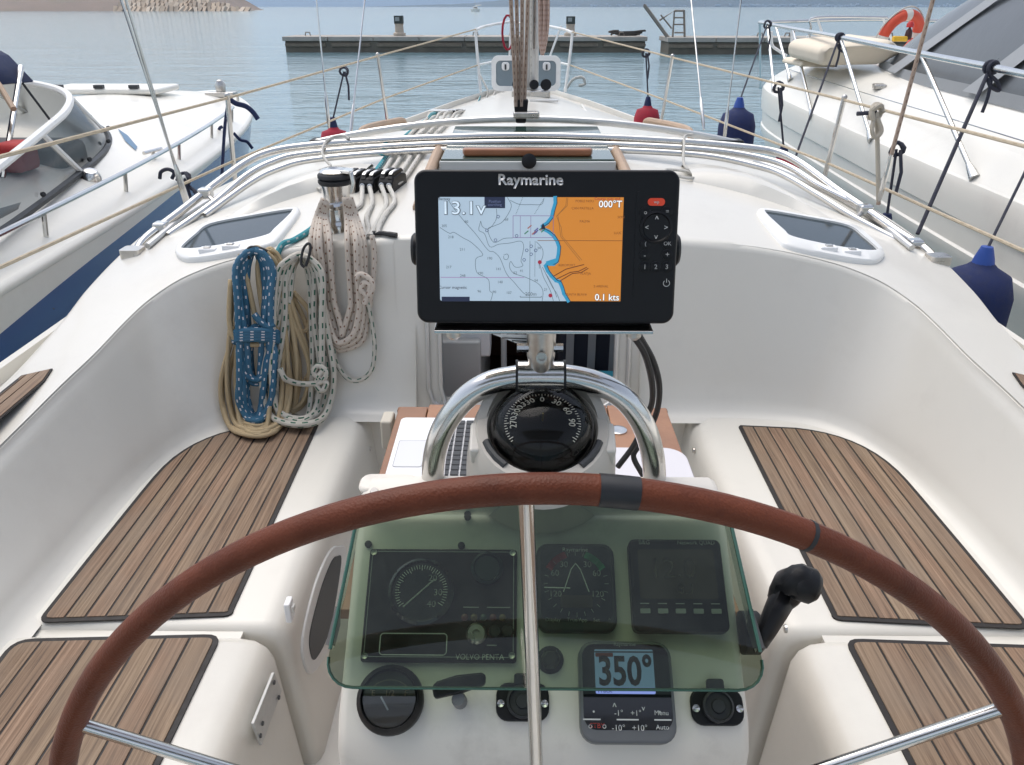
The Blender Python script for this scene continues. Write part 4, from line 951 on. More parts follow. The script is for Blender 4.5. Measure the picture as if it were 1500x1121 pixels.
# round knob and two flush sockets
kn = thing('push_knob', 'small dark hexagonal knob on the pedestal face', 'knob', FC.p(*FC.px(806, 966)))
q = FC.px(806, 967); mb = MB(); mb.lathe([(.0125, 0), (.0125, .012), (.009, .017), (0, .017)], FC.p(*q), FN, 6); put('knob_cap', mb, M('dark_olive_plastic', (.022, .024, .02), .4), kn, bevel=.002)
mb = MB(); mb.lathe([(.016, 0), (.016, .002), (0, .003)], FC.p(*q), FN, 20); put('knob_base', mb, RUB, kn)
for lab, px4 in (('black round socket plate behind the wheel spoke', ((727, 1000), (803, 1000), (806, 1056), (726, 1058))), ('black round socket plate beside the autopilot head', ((1010, 1008), (1085, 1008), (1094, 1062), (1014, 1065)))):
    so = thing('deck_socket', lab, 'socket', FC.p(0, -.07), 'round black sockets on the pedestal face')
    b_, x0, x1, y0, y1 = inst_box(so, 'socket_plate', px4, .014, .006, BLACK)
    cx, cy = (x0 + x1) / 2, (y0 + y1) / 2; rs = (y1 - y0) * .44
    mb = MB(); mb.lathe([(rs, 0), (rs, .007), (rs * .86, .009), (rs * .8, .005), (rs * .45, .005), (rs * .4, .008), (0, .008)], FC.p(cx, cy, .006), FN, 28); put('socket_cap', mb, RUB, so)
    mb = MB(); mb.box(FC.p(cx, y1 + .003, .006), (.02, .014, .01), FC.mat()); put('cap_hinge', mb, RUB, so, bevel=.003)
    for s in (-1, 1):
        mb = MB(); mb.lathe([(.0045, 0), (.0042, .003), (.0018, .0025), (0, .002)], FC.p(cx + s * (x1 - x0) * .41, cy - .002, .006), FN, 12); put('socket_screw', mb, STEEL, so)

# ------------------------------------------------------------------ steering wheel
WR = .53; WH = Vector((-.003, .572, -.889)); WT = R_(-2.3)
wx = Vector((1, 0, 0)); wy = Vector((0, math.sin(WT), math.cos(WT))); wn = wx.cross(wy)
wh = thing('steering_wheel', 'large steering wheel with brown leather rim and thin steel spokes', 'steering wheel', WH)
def wp(a, r): return WH + wx * (r * math.sin(a)) + wy * (r * math.cos(a))
mb = MB(); mb.tube([wp(2 * math.pi * k / 160, WR) for k in range(160)], .0135, 18, closed=True); rim = put('leather_rim', mb, LEATHER, wh)
def wang(u, v): 
    p = onpl(u, v, WH, wn) - WH; return math.atan2(p.dot(wx), p.dot(wy))
a0, a1 = wang(877, 718), wang(935, 722)
mb = MB(); mb.tube([wp(a0 + (a1 - a0) * k / 10, WR) for k in range(11)], .0142, 18); put('black_tape', mb, M('black_tape', (.012, .013, .016), .5, noise=.2, nscale=60), rim)
for a in (wang(1185, 782),):
    mb = MB(); mb.tube([wp(a - .004, WR), wp(a + .004, WR)], .0139, 14); put('stitch_seam', mb, RUB, rim)
SP = [0] + [wang(130, 1065), wang(1462, 1040)]; SP[0] = wang(771, 742); SP += [R_(144), R_(-144)]
for a in SP:
    mb = MB(); mb.tube([wp(a, .03) - wn * .012, wp(a, WR * .5) - wn * .004, wp(a, WR - .008)], .0068, 12); put('spoke', mb, STEEL, wh)
mb = MB(); mb.lathe([(.045, -.035), (.048, -.02), (.048, .012), (.03, .02), (.012, .022), (0, .022)], WH, wn, 28); put('hub', mb, STEEL, wh)
mb = MB(); mb.lathe([(.022, -.10), (.022, -.03)], WH, wn, 16); put('shaft', mb, STEEL, wh)

# ------------------------------------------------------------------ compass
CC = CAM + ray(797, 640).normalized() * 1.02
CC = Vector((0, .872, -.482)); ca = Vector((0, -.42, .907)).normalized()
cp = thing('steering_compass', 'domed black steering compass in a cream housing under the guard arch', 'compass', (0, .86, topP.z))
fcx = Fr(CC, (1, 0, 0), ca.cross(Vector((1, 0, 0))))
mb = MB(); mb.lathe([(.100, -.085), (.097, -.05), (.092, -.02), (.089, -.004), (.082, .006), (.070, .007), (.066, -.004)], CC, ca, 48); put('housing', mb, M('cream_housing', (.52, .48, .42), .4, noise=.04, nscale=20), cp, sharp=50)
mb = MB(); mb.lathe([(.10, -.28), (.094, -.06), (.087, .012), (.085, .05), (.082, .085)], (CC.x, CC.y + .045, topP.z - .02), n=40); put('housing_skirt', mb, M('cream_skirt', (.58, .555, .51), .4, noise=.04, nscale=20), cp, sharp=50)
mb = MB(); mb.lathe([(.066, .002), (.060, -.012), (.05, -.03), (0, -.034)], CC, ca, 40); bw_ = put('bowl', mb, M('bowl_black', (.004, .004, .004), .6, spec=.1), cp)
# hood behind the dome
rows_ = []
for k in range(19):
    a = R_(0 + 180 * k / 18); d = Vector((math.cos(a), math.sin(a)))
    rows_.append([fcx.p(d.x * r_, d.y * r_ , z_) for r_, z_ in ((.070, -.004), (.072, .028 * math.sin(a) + .002), (.084, .030 * math.sin(a) + .002), (.086, -.02))])
mb = MB(); mb.grid(rows_); put('rear_hood', mb, M('cream_hood', (.46, .43, .38), .45, noise=.05, nscale=20), cp, sharp=50)
# conical card with graduations facing the helm
card = MB(); card.lathe([(.050, -.010), (.048, .0115), (.030, .0158), (0, .0185)], CC, ca, 48); cd = put('card', card, M('card_black', (.004, .004, .004), .7, spec=.1), bw_)
tk = MB()
def cone_pt(a, t, lift=.0008):
    # a measured from the helm side; t 0 at the rim, 1 towards the middle
    r_ = .0475 - .017 * t; z_ = .012 + .004 * t
    d = Vector((math.sin(a), math.cos(a)))
    return fcx.p(d.x * (r_ + lift), d.y * (r_ + lift), z_ + lift)
for k in range(-25, 26):
    a = R_(k * 5); L_ = .34 if k % 6 == 0 else (.24 if k % 2 == 0 else .17); wv = .0011
    da = wv / .05
    tk.add([cone_pt(a - da / 2, .02), cone_pt(a + da / 2, .02), cone_pt(a + da / 2, .02 + L_), cone_pt(a - da / 2, .02 + L_)], [(0, 1, 2, 3)])
put('graduations', tk, M('card_print', (.62, .60, .52), .5, emit=(.6, .58, .5), estr=.06), cd, sharp=0)
for k, s_ in enumerate(('0', '30', '60', '90', '270', '300', '330')):
    ang = [0, 30, 60, 90, 270, 300, 330][k]; a = R_(ang)
    o_ = cone_pt(a, .72); ex = (cone_pt(a + .01, .72) - cone_pt(a - .01, .72)).normalized(); ey = (cone_pt(a, .5) - cone_pt(a, .9)).normalized()
    text(s_, Fr(o_, ex, ey), 0, 0, .0125, MATS['card_print'], cd, .0004, name='numeral')
mb = MB(); mb.tube([fcx.p(0, .061, .006), fcx.p(0, .061, .018), fcx.p(0, .050, .036)], .0009, 6); put('lubber_line', mb, M('lubber_yellow', (.45, .42, .08), .4), bw_)
mb = MB(); mb.tube([fcx.p(0, 0, .020), fcx.p(0, 0, .034)], .0012, 6); put('pivot', mb, M('pivot_brass', (.3, .25, .1), .4, 1.), bw_)
rows_ = []
for i in range(11):
    e_ = R_(90 * i / 10); rows_.append((.0665 * math.cos(e_) + (.0 if i < 10 else 0), .0 + .0555 * math.sin(e_)))
mb = MB(); mb.lathe(rows_, CC, ca, 48); put('dome', mb, glass_mat('dome_glass', (.86, .87, .86), .042, .01), cp, sharp=0)
for s in (-1, 1):
    pts = [fcx.p(s * .074 * math.sin(R_(a)), -.074 * math.cos(R_(a)), .006) for a in (38, 50, 62, 72)]
    mb = MB(); mb.tube(pts, .006, 8, flat=.8); put('sight_notch', mb, DGREY, cp)
    mb = MB(); mb.box(fcx.p(s * .084, -.012, -.012), (.014, .045, .03), fcx.mat()); put('side_clamp', mb, GELC, cp, bevel=.004)

# ------------------------------------------------------------------ chartplotter
PO = CAM + (FPX * CF + (800 - 750) * CR - (364 - 560.5) * CU) * (.900 / FPX)
PF = Fr(PO, (1, 0, 0), (0, .2164, .976)); PN = PF.n
cpl = thing('chartplotter', 'black chartplotter showing an orange and pale blue sea chart on the guard arch', 'chartplotter', PO - PF.y * .09)
mb = MB(); mb.prism(PF.poly(rrect(-.1495, .1495, -.0868, .0868, .0135, 8), -.014), PN * .014); bd = put('bezel', mb, M('plotter_black', (.004, .004, .0055), .35, noise=.1, nscale=30, spec=.3), cpl, bevel=.004, seg=3)
mb = MB(); mb.prism(PF.poly(rrect(-.128, .128, -.083, .074, .012), -.055), PN * .042); put('rear_case', mb, BLACK, cpl, bevel=.008)
for s in (-1, 1):
    mb = MB(); mb.lathe([(.019, 0), (.019, .012), (.016, .015), (0, .015)], PF.p(s * .142, -.003, -.03), (s, 0, 0), 20); put('clamp_knob', mb, BLACK, cpl)
def pp(u, v, z=0): return PF.px(u, v, z)
SC = [pp(643, 288), pp(911, 290), pp(911, 441), pp(644, 441)]
sx0, sx1, sy0, sy1 = (SC[0][0] + SC[3][0]) / 2, (SC[1][0] + SC[2][0]) / 2, (SC[2][1] + SC[3][1]) / 2, (SC[0][1] + SC[1][1]) / 2
def EM(name, c, k=.43): return M(name, tuple(x * .25 for x in c), .3, emit=c, estr=k)
mb = MB(); mb.add(PF.poly(rrect(sx0, sx1, sy0, sy1, .002, 3), .0009), [tuple(range(16))]); scr = put('screen', mb, EM('chart_water', (.50, .64, .78)), cpl, sharp=0)
def mq(cx, cy): return (sx0 + (cx - 12) / (1447 - 12) * (sx1 - sx0), sy1 - (cy - 45) / (862 - 45) * (sy1 - sy0))
coast = [(930, 45), (932, 90), (915, 150), (905, 200), (870, 245), (835, 268), (842, 290), (880, 308), (920, 340), (950, 385), (966, 430), (962, 490), (950, 545), (925, 565), (875, 565), (862, 580), (880, 620), (910, 660), (945, 695), (975, 705), (995, 750), (1010, 800), (1035, 840), (1048, 862)]
lp_ = [mq(*p) for p in coast] + [mq(1447, 862), mq(1447, 45)]
mb = MB(); mb.add(PF.poly(lp_, .0012), [tuple(range(len(lp_)))]); bm_l = put('chart_land', mb, EM('chart_land', (.74, .27, .03)), scr, sharp=0)
put('chart_shallows', stroke(PF, [mq(x - 13, y) for x, y in coast], .0042, .0014), EM('chart_shallow', (.04, .36, .62)), scr, sharp=0)
put('chart_coast_line', stroke(PF, [mq(*p) for p in coast], .0009, .0016), EM('chart_ink', (.03, .05, .06), .5), scr, sharp=0)
mb = MB(); q_ = [mq(*p) for p in ((850, 545), (925, 520), (945, 545), (905, 568), (862, 575))]; mb.add(PF.poly(q_, .0017), [tuple(range(5))]); put('chart_harbour', mb, MATS['chart_shallow'], scr, sharp=0)
INK = EM('chart_contour', (.10, .14, .17), .5)
cont = [[(20, 280), (95, 325), (130, 318), (200, 360), (270, 400), (355, 490), (300, 525), (305, 630), (370, 670), (402, 700), (408, 780), (430, 800), (415, 862)],
        [(85, 60), (130, 130), (215, 235), (300, 330), (395, 455), (440, 470), (490, 520), (540, 640), (600, 710), (680, 800), (730, 815)],
        [(340, 230), (355, 275), (400, 290), (445, 245), (465, 195), (462, 135)], [(340, 230), (325, 300), (370, 330), (410, 430), (480, 410), (570, 400), (650, 385), (675, 420), (668, 480), (655, 540), (670, 580), (610, 590), (575, 545), (565, 590), (600, 640), (690, 670), (790, 720), (830, 780), (825, 862)],
        [(548, 48), (578, 120), (515, 230), (450, 265), (395, 295), (440, 395), (520, 365), (590, 360)], [(570, 70), (640, 100), (730, 102), (810, 100), (830, 60)],
        [(520, 495), (545, 487), (557, 505), (545, 530), (522, 525), (518, 505)], [(800, 600), (800, 560), (830, 660), (860, 720), (890, 780), (915, 862)], [(825, 590), (850, 640), (900, 740), (940, 800), (965, 862)], [(775, 390), (820, 440), (828, 490), (815, 540)], [(850, 640), (880, 690), (920, 770), (940, 830)]]
for c_ in cont:
    sm = [(p.x, p.y) for p in crv([(a, b, 0) for a, b in c_], 4)]
    put('chart_contour', stroke(PF, [mq(*p) for p in sm], .00055, .0013), INK, scr, sharp=0)
put('chart_grid', stroke(PF, [mq(725, 385), mq(725, 862)], .0005, .0013), INK, scr, sharp=0); put('chart_grid', stroke(PF, [mq(765, 385), mq(765, 665)], .0004, .0013), INK, scr, sharp=0)
put('chart_grid', stroke(PF, [mq(20, 673), mq(680, 673)], .0006, .0013), EM('chart_magenta', (.34, .16, .40), .5), scr, sharp=0)
put('chart_grid', stroke(PF, [mq(785, 380), mq(1447, 380)], .0006, .0018), EM('chart_brown', (.20, .07, .015), .5), scr, sharp=0)
put('chart_box', stroke(PF, [mq(*p) for p in ((592, 188), (905, 188), (905, 357), (592, 357))], .0006, .0018, True), EM('chart_purple', (.22, .14, .32), .5), scr, sharp=0)
for x in (648, 730): put('chart_box', stroke(PF, [mq(x, 188), mq(x, 357)], .0005, .0018), MATS['chart_purple'], scr, sharp=0)
for k in range(12):
    t = k / 12
    put('chart_dot', disc(PF, *mq(665 - 55 * t, 50 + 135 * t), .0005, .0018, 6), INK, scr, sharp=0); put('chart_dot', disc(PF, *mq(830 - 75 * t, 55 + 125 * t), .0005, .0018, 6), INK, scr, sharp=0)
for ln in ([(915, 660), (1010, 605), (1150, 568)], [(935, 685), (1045, 630), (1110, 622), (1172, 590)], [(968, 697), (1060, 640), (1130, 632), (1185, 598)]): put('chart_runway', stroke(PF, [mq(*p) for p in ln], .0009, .0019), EM('chart_dark_brown', (.10, .02, .008), .5), scr, sharp=0)
for ln in ([(1005, 50), (1000, 110), (940, 180), (955, 280), (965, 350), (1120, 540)], [(1015, 50), (1010, 112), (930, 190), (968, 280), (975, 345), (1132, 532)]): put('chart_road', stroke(PF, [mq(*p) for p in ln], .0006, .0019), EM('chart_road', (.30, .13, .03), .5), scr, sharp=0)
for p, c_ in (((803, 550), (.35, .02, .05)), ((890, 816), (.35, .02, .05))): put('chart_buoy', disc(PF, *mq(*p), .0023, .002), EM('chart_red', (.35, .02, .05), .5), scr, sharp=0)
for p in ((388, 302), (455, 378), (476, 195), (680, 532), (620, 344), (735, 425), (700, 457), (770, 457), (735, 488)): put('chart_mark', stroke(PF, [(mq(*p)[0] + .0017 * math.cos(k), mq(*p)[1] + .0017 * math.sin(k)) for k in range(6)], .0006, .0019, True), EM('chart_navy', (.05, .07, .18), .5), scr, sharp=0)
boat_ = [mq(*p) for p in ((815, 262), (825, 245), (838, 265), (842, 292), (812, 290))]; mb = MB(); mb.add(PF.poly(boat_, .0021), [tuple(range(5))]); put('chart_own_ship', mb, EM('chart_black', (.01, .01, .03), .5), scr, sharp=0)
for i in range(9):
    p = (690 + 90 * random.random() + (i % 2) * 60, 265 + 60 * random.random()); put('chart_symbol', stroke(PF, [mq(p[0] - 14, p[1] + 10), mq(p[0] + 12, p[1] - 12)], .0013, .002), EM('chart_sym_%d' % (i % 3), ((.35, .12, .1), (.05, .2, .12), (.1, .1, .3))[i % 3], .5), scr, sharp=0)
random.seed(5)
for (x, y, s_) in ((55, 268, '305'), (105, 355, '218'), (195, 452, '211'), (408, 522, '190'), (85, 592, '217'), (478, 606, '141'), (490, 710, '140'), (560, 796, '107'), (325, 785, '96'), (228, 236, '80'), (540, 217, '68'), (795, 440, '34'), (660, 620, '41'), (610, 636, '52'), (775, 696, '54'), (852, 768, '21'), (195, 660, '248'), (445, 790, '90'), (335, 640, '190')):
    text(s_, PF, *mq(x, y), .0042, INK, scr, .0016, name='sounding')
for (x, y, s_) in ((1145, 75, 'POBLE NOU'), (1130, 130, 'CAN PASTILLA'), (1150, 231, 'PALMA'), (1015, 575, 'AEROPORT'), (1290, 742, 'S ARENAL'), (1095, 808, 'PUNTA BLAVA'), (1165, 640, 'PLATJA'), (1430, 198, 'SON'), (1410, 320, 'LLUC')): text(s_, PF, *mq(x, y), .0038, MATS['chart_brown'], scr, .0018, name='place_name')
WO = EM('chart_outline_text', (.56, .68, .80), .66); WK = EM('chart_text_shadow', (.10, .13, .16), .5)
text('13.1v', PF, *mq(205, 135), .0205, WK, scr, .002, bold=.0007, width=.048); text('13.1v', PF, *mq(203, 133), .0205, WO, scr, .0026, width=.0465)
text('000°T', PF, *mq(1345, 100), .0105, WK, scr, .002, bold=.0005); text('000°T', PF, *mq(1344, 99), .0105, EM('chart_white', (.8, .8, .8), .8), scr, .0026)
text('0.1 kts', PF, *mq(1340, 832), .0105, WK, scr, .002, bold=.0005); text('0.1 kts', PF, *mq(1339, 831), .0105, MATS['chart_white'], scr, .0026)
text('200m', PF, *mq(735, 806), .0058, WK, scr, .002); put('scale_bar', stroke(PF, [mq(650, 822), mq(650, 830), mq(818, 830), mq(818, 822)], .0007, .0019), WK, scr, sharp=0)
text('Cursor magnetic', PF, *mq(115, 754), .0048, MATS['chart_black'], scr, .002); text('Battery', PF, *mq(60, 60), .0045, MATS['chart_black'], scr, .002); text('Course over gnd', PF, *mq(1320, 57), .0042, MATS['chart_red'], scr, .002)
for (a, b, c_, d) in ((370, 530, 45, 130), (25, 248, 828, 866)):
    mb = MB(); q0, q1 = mq(a, d), mq(b, c_); mb.add(PF.poly([(q0[0], q0[1]), (q1[0], q0[1]), (q1[0], q1[1]), (q0[0], q1[1])], .0021), [(0, 1, 2, 3)]); bx_ = put('chart_menu_tab', mb, EM('chart_tab', (.012, .018, .05), .6), scr, sharp=0)
text('Position', PF, *mq(450, 78), .0042, EM('tab_text', (.10, .13, .25), .6), scr, .0024); text('searching', PF, *mq(450, 103), .0042, MATS['tab_text'], scr, .0024)
text('Raymarine', PF, *pp(777, 264), .0165, M('silver_print', (.50, .50, .50), .3, .4), bd, .0006, width=(pp(825, 264)[0] - pp(730, 264)[0]), bold=.0004)
# keypad
KP = M('key_print', (.42, .42, .41), .5)
kp = MB(); kp.prism(PF.poly(rrect(pp(932, 300)[0], pp(988, 300)[0], pp(960, 434)[1], pp(960, 280)[1], .004), .0003), PN * .0006); kpo = put('keypad', kp, MATS['plotter_black'], cpl)
mb = MB(); q = pp(961, 296); mb.prism(PF.poly(rrect(q[0] - .0095, q[0] + .0095, q[1] - .0042, q[1] + .0042, .004), .0009), PN * .0022); rb = put('red_button', mb, M('red_button', (.55, .045, .015), .35, emit=(.6, .05, .01), estr=.15), kpo)
text('wp', PF, q[0], q[1], .005, PRINT, rb, .0034)
q = pp(961, 333); mb = MB(); mb.lathe([(.0185, 0), (.0185, .002), (.016, .003), (.0145, .0012), (0, .0012)], PF.p(q[0], q[1], .0009), PN, 36); dp = put('direction_pad', mb, MATS['plotter_black'], kpo)
for a in range(4): text('^', Fr(PF.p(q[0] + .0105 * math.sin(R_(90 * a)), q[1] + .0105 * math.cos(R_(90 * a)), 0), PF.x * math.cos(R_(90 * a)) - PF.y * math.sin(R_(90 * a)), PF.y * math.cos(R_(90 * a)) + PF.x * math.sin(R_(90 * a))), 0, -.0015, .010, PRINT, dp, .0026)
for s_, u, v, sz in (('o', 945, 311, .007), ('=', 977, 310, .007), ('(', 945, 357, .006), ('OK', 977, 357, .006), ('-', 944, 374, .008), ('+', 977, 373, .009), ('1', 944, 391, .0075), ('2', 960, 391, .0075), ('3', 976, 391, .0075)):
    q = pp(u, v); mb = MB(); mb.lathe([(.0062, 0), (.0062, .0012), (.005, .0018), (0, .0018)], PF.p(q[0], q[1], .0009), PN, 18); k_ = put('key', mb, MATS['plotter_black'], kpo); text(s_, PF, *q, sz, KP, k_, .003)
q = pp(976, 415); k_ = put('power_symbol', stroke(PF, [(q[0] + .0036 * math.sin(R_(a)), q[1] + .0036 * math.cos(R_(a))) for a in range(35, 330, 20)], .0008, .0012), PRINT, kpo); put('power_bar', stroke(PF, [(q[0], q[1] + .001), (q[0], q[1] + .005)], .0008, .0012), PRINT, k_)
# steel shelf bracket, swivel, clamp on arch, notes and cables
br_ = thing('plotter_bracket', 'stainless bracket clamped on the guard arch under the chartplotter', 'bracket', aty(797, 545, GY))
zt_ = PF.p(0, -.098).z; yp = PF.p(0, -.098, -.02).y
mb = MB(); mb.box((PO.x - .002, yp + .01, zt_ + .004), (.255, .075, .004)); put('shelf_plate', mb, STEEL, br_, bevel=.001)
mb = MB(); mb.tube(crv([(PO.x + x, yp + .005, zt_ + z_) for x, z_ in ((-.13, .024), (-.124, .012), (-.105, .0105), (0, .0105), (.105, .0105), (.122, .012), (.128, .024))], 5), .007, 10); put('yoke', mb, BLACK, br_)
ztop = AP[7].z
mb = MB(); mb.lathe([(.023, zt_ + .002 - ztop), (.023, zt_ - .008 - ztop), (.0185, zt_ - .012 - ztop), (.0175, .028), (.015, .016), (.012, .0)], (PO.x - .003, GY - .002, ztop), n=20); put('swivel_post', mb, STEELD, br_)
mb = MB(); mb.tube([(PO.x - .033, GY, ztop - .001), (PO.x + .027, GY, ztop - .001)], .0195, 18); put('arch_clamp', mb, STEEL, br_)
for dx in (-.033, .027): mb = MB(); mb.tube([(PO.x + dx - .0015, GY, ztop - .001), (PO.x + dx + .0015, GY, ztop - .001)], .0208, 18); put('rubber_liner', mb, RUB, br_)
mb = MB(); mb.lathe([(.007, 0), (.007, .006), (.004, .006), (.004, .002), (0, .002)], (PO.x - .003, GY - .019, ztop + .034), (0, -1, .1), 12); put('hex_bolt', mb, STEELD, br_)
mb = MB(); mb.tube([(PO.x - .033, GY - .005, ztop + .040), (PO.x + .024, GY - .005, ztop + .040)], .006, 8); put('cross_bolt', mb, STEEL, br_)
for x in (-.108, .105): mb = MB(); mb.lathe([(.009, 0), (.009, -.008), (.005, -.012), (0, -.012)], (PO.x + x, yp - .01, zt_ + .001), n=12); put('wing_nut', mb, STEELD, br_)
nt2 = thing('note_tag', 'small white printed tag hanging under the chartplotter', 'tag', (PO.x - .05, yp + .03, zt_ - .01))
pts = [aty(u, v, yp + .03) for u, v in ((722, 490), (776, 491), (776, 503), (768, 507))]; mb = MB(); mb.prism(pts, (0, .001, 0)); tg = put('tag_card', mb, WHITEP, nt2)
ftg = Fr(pts[0], (1, 0, -.02), (0, 0, 1))
for i in range(3): put('tag_line', stroke(ftg, [(.012 + .012 * i, -.004 - .0035 * i), (.042, -.0045 - .0035 * i)], .0012, .0012), MATS['lcd_ink'], tg)
for i, (pxs, y0_) in enumerate((([(928, 492), (945, 520), (955, 560), (955, 590), (946, 612), (930, 650), (905, 684)], 0), ([(935, 490), (957, 530), (966, 570), (960, 610), (938, 650), (928, 668), (938, 690), (948, 705)], .012))):
    mb = MB(); mb.tube(crv([aty(u, v, lin([480, 560, 620, 710], [yp + .01, .95, 1.0, 1.02], v) + y0_) for u, v in pxs], 6), .0043, 8); cb = put('plotter_cable', mb, RUB); tag(cb, ['black plotter cable with its end curving in towards the compass', 'black plotter cable with its end curving out behind the guard arch'][i], 'cable', 'cables from the chartplotter')
# ------------------------------------------------------------------ throttle lever on the starboard side of the pedestal
tx = hb + .012
th = thing('throttle_lever', 'black throttle lever on the side of the steering pedestal', 'lever', (tx, .75, -.78))
p0 = atx(1122, 925, tx + .01); p1 = atx(1148, 873, tx + .035); p2 = atx(1170, 852, tx + .045)
mb = MB(); mb.lathe([(.026, -.012), (.026, .008), (.02, .014), (0, .014)], (tx + .004, p0.y + .03, p0.z - .03), (1, 0, 0), 28); put('lever_base', mb, BLACK, th)
mb = MB(); mb.tube([p0 - (p1 - p0) * .35, p0, p0.lerp(p1, .5), p1], [.013, .016, .0195, .022], 14, flat=.7); put('lever_arm', mb, BLACK, th, sharp=0)
dv = (p2 - p0).normalized(); sdv = Vector((1, 0, 0))
mb = MB(); mb.tube([p1 - dv * .01, p1, p1 + dv * .018, p2, p2 + dv * .012, p2 + dv * .020], [.018, .022, .0245, .024, .019, .009], 18, flat=.8); put('lever_grip', mb, BLACK, th, sharp=0)
mb = MB(); mb.lathe([(.019, -.014), (.021, -.008), (.021, .008), (.015, .015), (0, .017)], p2 + Vector((.008, 0, -.004)), (1, -.2, -.25), 20); put('grip_button', mb, BLACK, th, sharp=75)
# ------------------------------------------------------------------ folded sprayhood frame
sf = thing('sprayhood_frame', 'folded stainless sprayhood hoops lying across the coachroof', 'frame', (0, 2.6, -.8))
HP = Vector((0, 2.58, -.785)); HN = Vector((1, 0, 0)).cross(Vector((0, .84, .315)).normalized()).normalized()
def hoop(px, r, name, off=0.):
    pts = [onpl(u, v, HP + HN * off, HN) for u, v in px]; mb = MB(); mb.tube(crv(pts, 6), r, 12); return put(name, mb, STEEL, sf), pts
h1, e1 = hoop([(199, 370), (214, 349), (262, 312), (318, 268), (362, 237), (395, 223), (440, 215), (520, 208), (640, 202), (763, 199), (890, 202), (1000, 208), (1090, 216), (1140, 224), (1175, 241), (1225, 278), (1265, 305), (1320, 343), (1352, 363), (1369, 379)], .0155, 'main_hoop')
h2, e2 = hoop([(246, 345), (312, 298), (360, 258), (400, 237), (450, 225), (600, 213), (763, 208.5), (900, 212), (1040, 220), (1120, 233), (1160, 247), (1200, 272), (1254, 299)], .0125, 'middle_hoop', -.004)
h3, e3 = hoop([(300, 316), (366, 268), (406, 248), (460, 234), (600, 222), (763, 217), (900, 220), (1030, 228), (1110, 244), (1150, 258), (1200, 287), (1250, 318), (1319, 355)], .012, 'lower_hoop', -.008)
for p, s in ((e1[0], -1), (e1[-1], 1)):
    b = Vector((p.x, p.y, 0)); b.y -= .02; zb = roof(b.x, b.y)
    mb = MB(); mb.prism([(b.x + dx, b.y + dy, zb - .01) for dx, dy in rrect(-.034, .034, -.032, .032, .01)], (0, 0, .03)); mb.prism([(b.x - .02, b.y - .022, zb), (b.x + .02, b.y - .022, zb), (b.x + .02, b.y + .022, zb), (b.x - .02, b.y + .022, zb)], (p.x - b.x, p.y - b.y, p.z - zb)); put('deck_foot', mb, STEELD, sf, bevel=.003)
    mb = MB(); mb.ball(p, .019, 12, 8); put('end_cap', mb, STEEL, sf)
for (u, v) in ((236, 333), (301, 283), (1267, 307), (1340, 358)):
    p = onpl(u, v, HP, HN); mb = MB(); mb.box(p, (.05, .05, .04)); put('slide_clamp', mb, STEEL, sf, bevel=.01)
    q = onpl(u + (12 if u < 700 else -12), v + 12, HP - HN * .004, HN); mb = MB(); mb.tube([p, q], .009, 8); put('clamp_stem', mb, STEELD, sf)
# hooked white cords over the hoops
for lab, px, ys in (('white bent cord hooked over the hoops beside the winch', [(512, 203), (500, 199), (480, 205), (472, 222), (478, 236), (484, 244), (468, 250), (459, 260), (462, 272), (470, 278)], 1), ('white cord hooked over the hoops and lying in a small loop on the roof', [(1015, 197), (1003, 200), (1002, 215), (1001, 235), (1006, 247), (1020, 252), (1022, 259), (1008, 261), (985, 256), (975, 249), (1000, 250), (1018, 255)], 1)):
    pts = []
    for u, v in px:
        p = onpl(u, v, HP + HN * .022, HN)
        r_ = roof(p.x, p.y) + .012
        if p.z < r_: p = onroof(u, v, .012)
        pts.append(p)
    mb = MB(); mb.tube(crv(pts, 5), .0055, 8); tag(put('hoop_cord', mb, ROPE_WHITE), lab, 'cord', 'white cords on the sprayhood hoops')

# ------------------------------------------------------------------ winch
wb = onroof(497, 338); wb = Vector((wb.x - .005, wb.y + .03, roof(wb.x, wb.y + .03)))
wi = thing('winch', 'chrome winch with black top ring on the coachroof edge', 'winch', wb)
mb = MB(); mb.lathe([(.055, -.01), (.055, .012), (.050, .02), (.046, .03), (.042, .06), (.042, .10), (.045, .125), (.05, .14)], wb, n=36); put('drum', mb, STEEL, wi, sharp=50)
mb = MB(); mb.lathe([(.050, .138), (.054, .145), (.054, .152), (.046, .155), (.054, .159), (.054, .168), (.048, .174)], wb, n=36); put('self_tailing_jaw', mb, RUB, wi, sharp=50)
mb = MB(); mb.lathe([(.046, .172), (.048, .178), (.038, .186), (.018, .188), (.014, .182), (0, .182)], wb, n=36); put('cap', mb, STEEL, wi, sharp=50)
mb = MB(); mb.prism([wb + Vector((x, y, .176)) for x, y in ((.02, -.03), (.055, -.045), (.066, -.034), (.06, .008), (.03, .025))], (0, 0, .010)); mb.tube([wb + Vector((.060, -.036, .182)), wb + Vector((.066, -.044, .15)), wb + Vector((.06, -.046, .118))], .008, 8); put('feeder_arm', mb, STEEL, wi, bevel=.003)
mb = MB(); mb.tube(crv([wb + Vector((.044 * math.sin(a), -.044 * math.cos(a), .075 + .006 * a)) for a in (-.5, -.1, .3, .6)], 4), .012, 8); put('maker_band', mb, STEEL, wi)
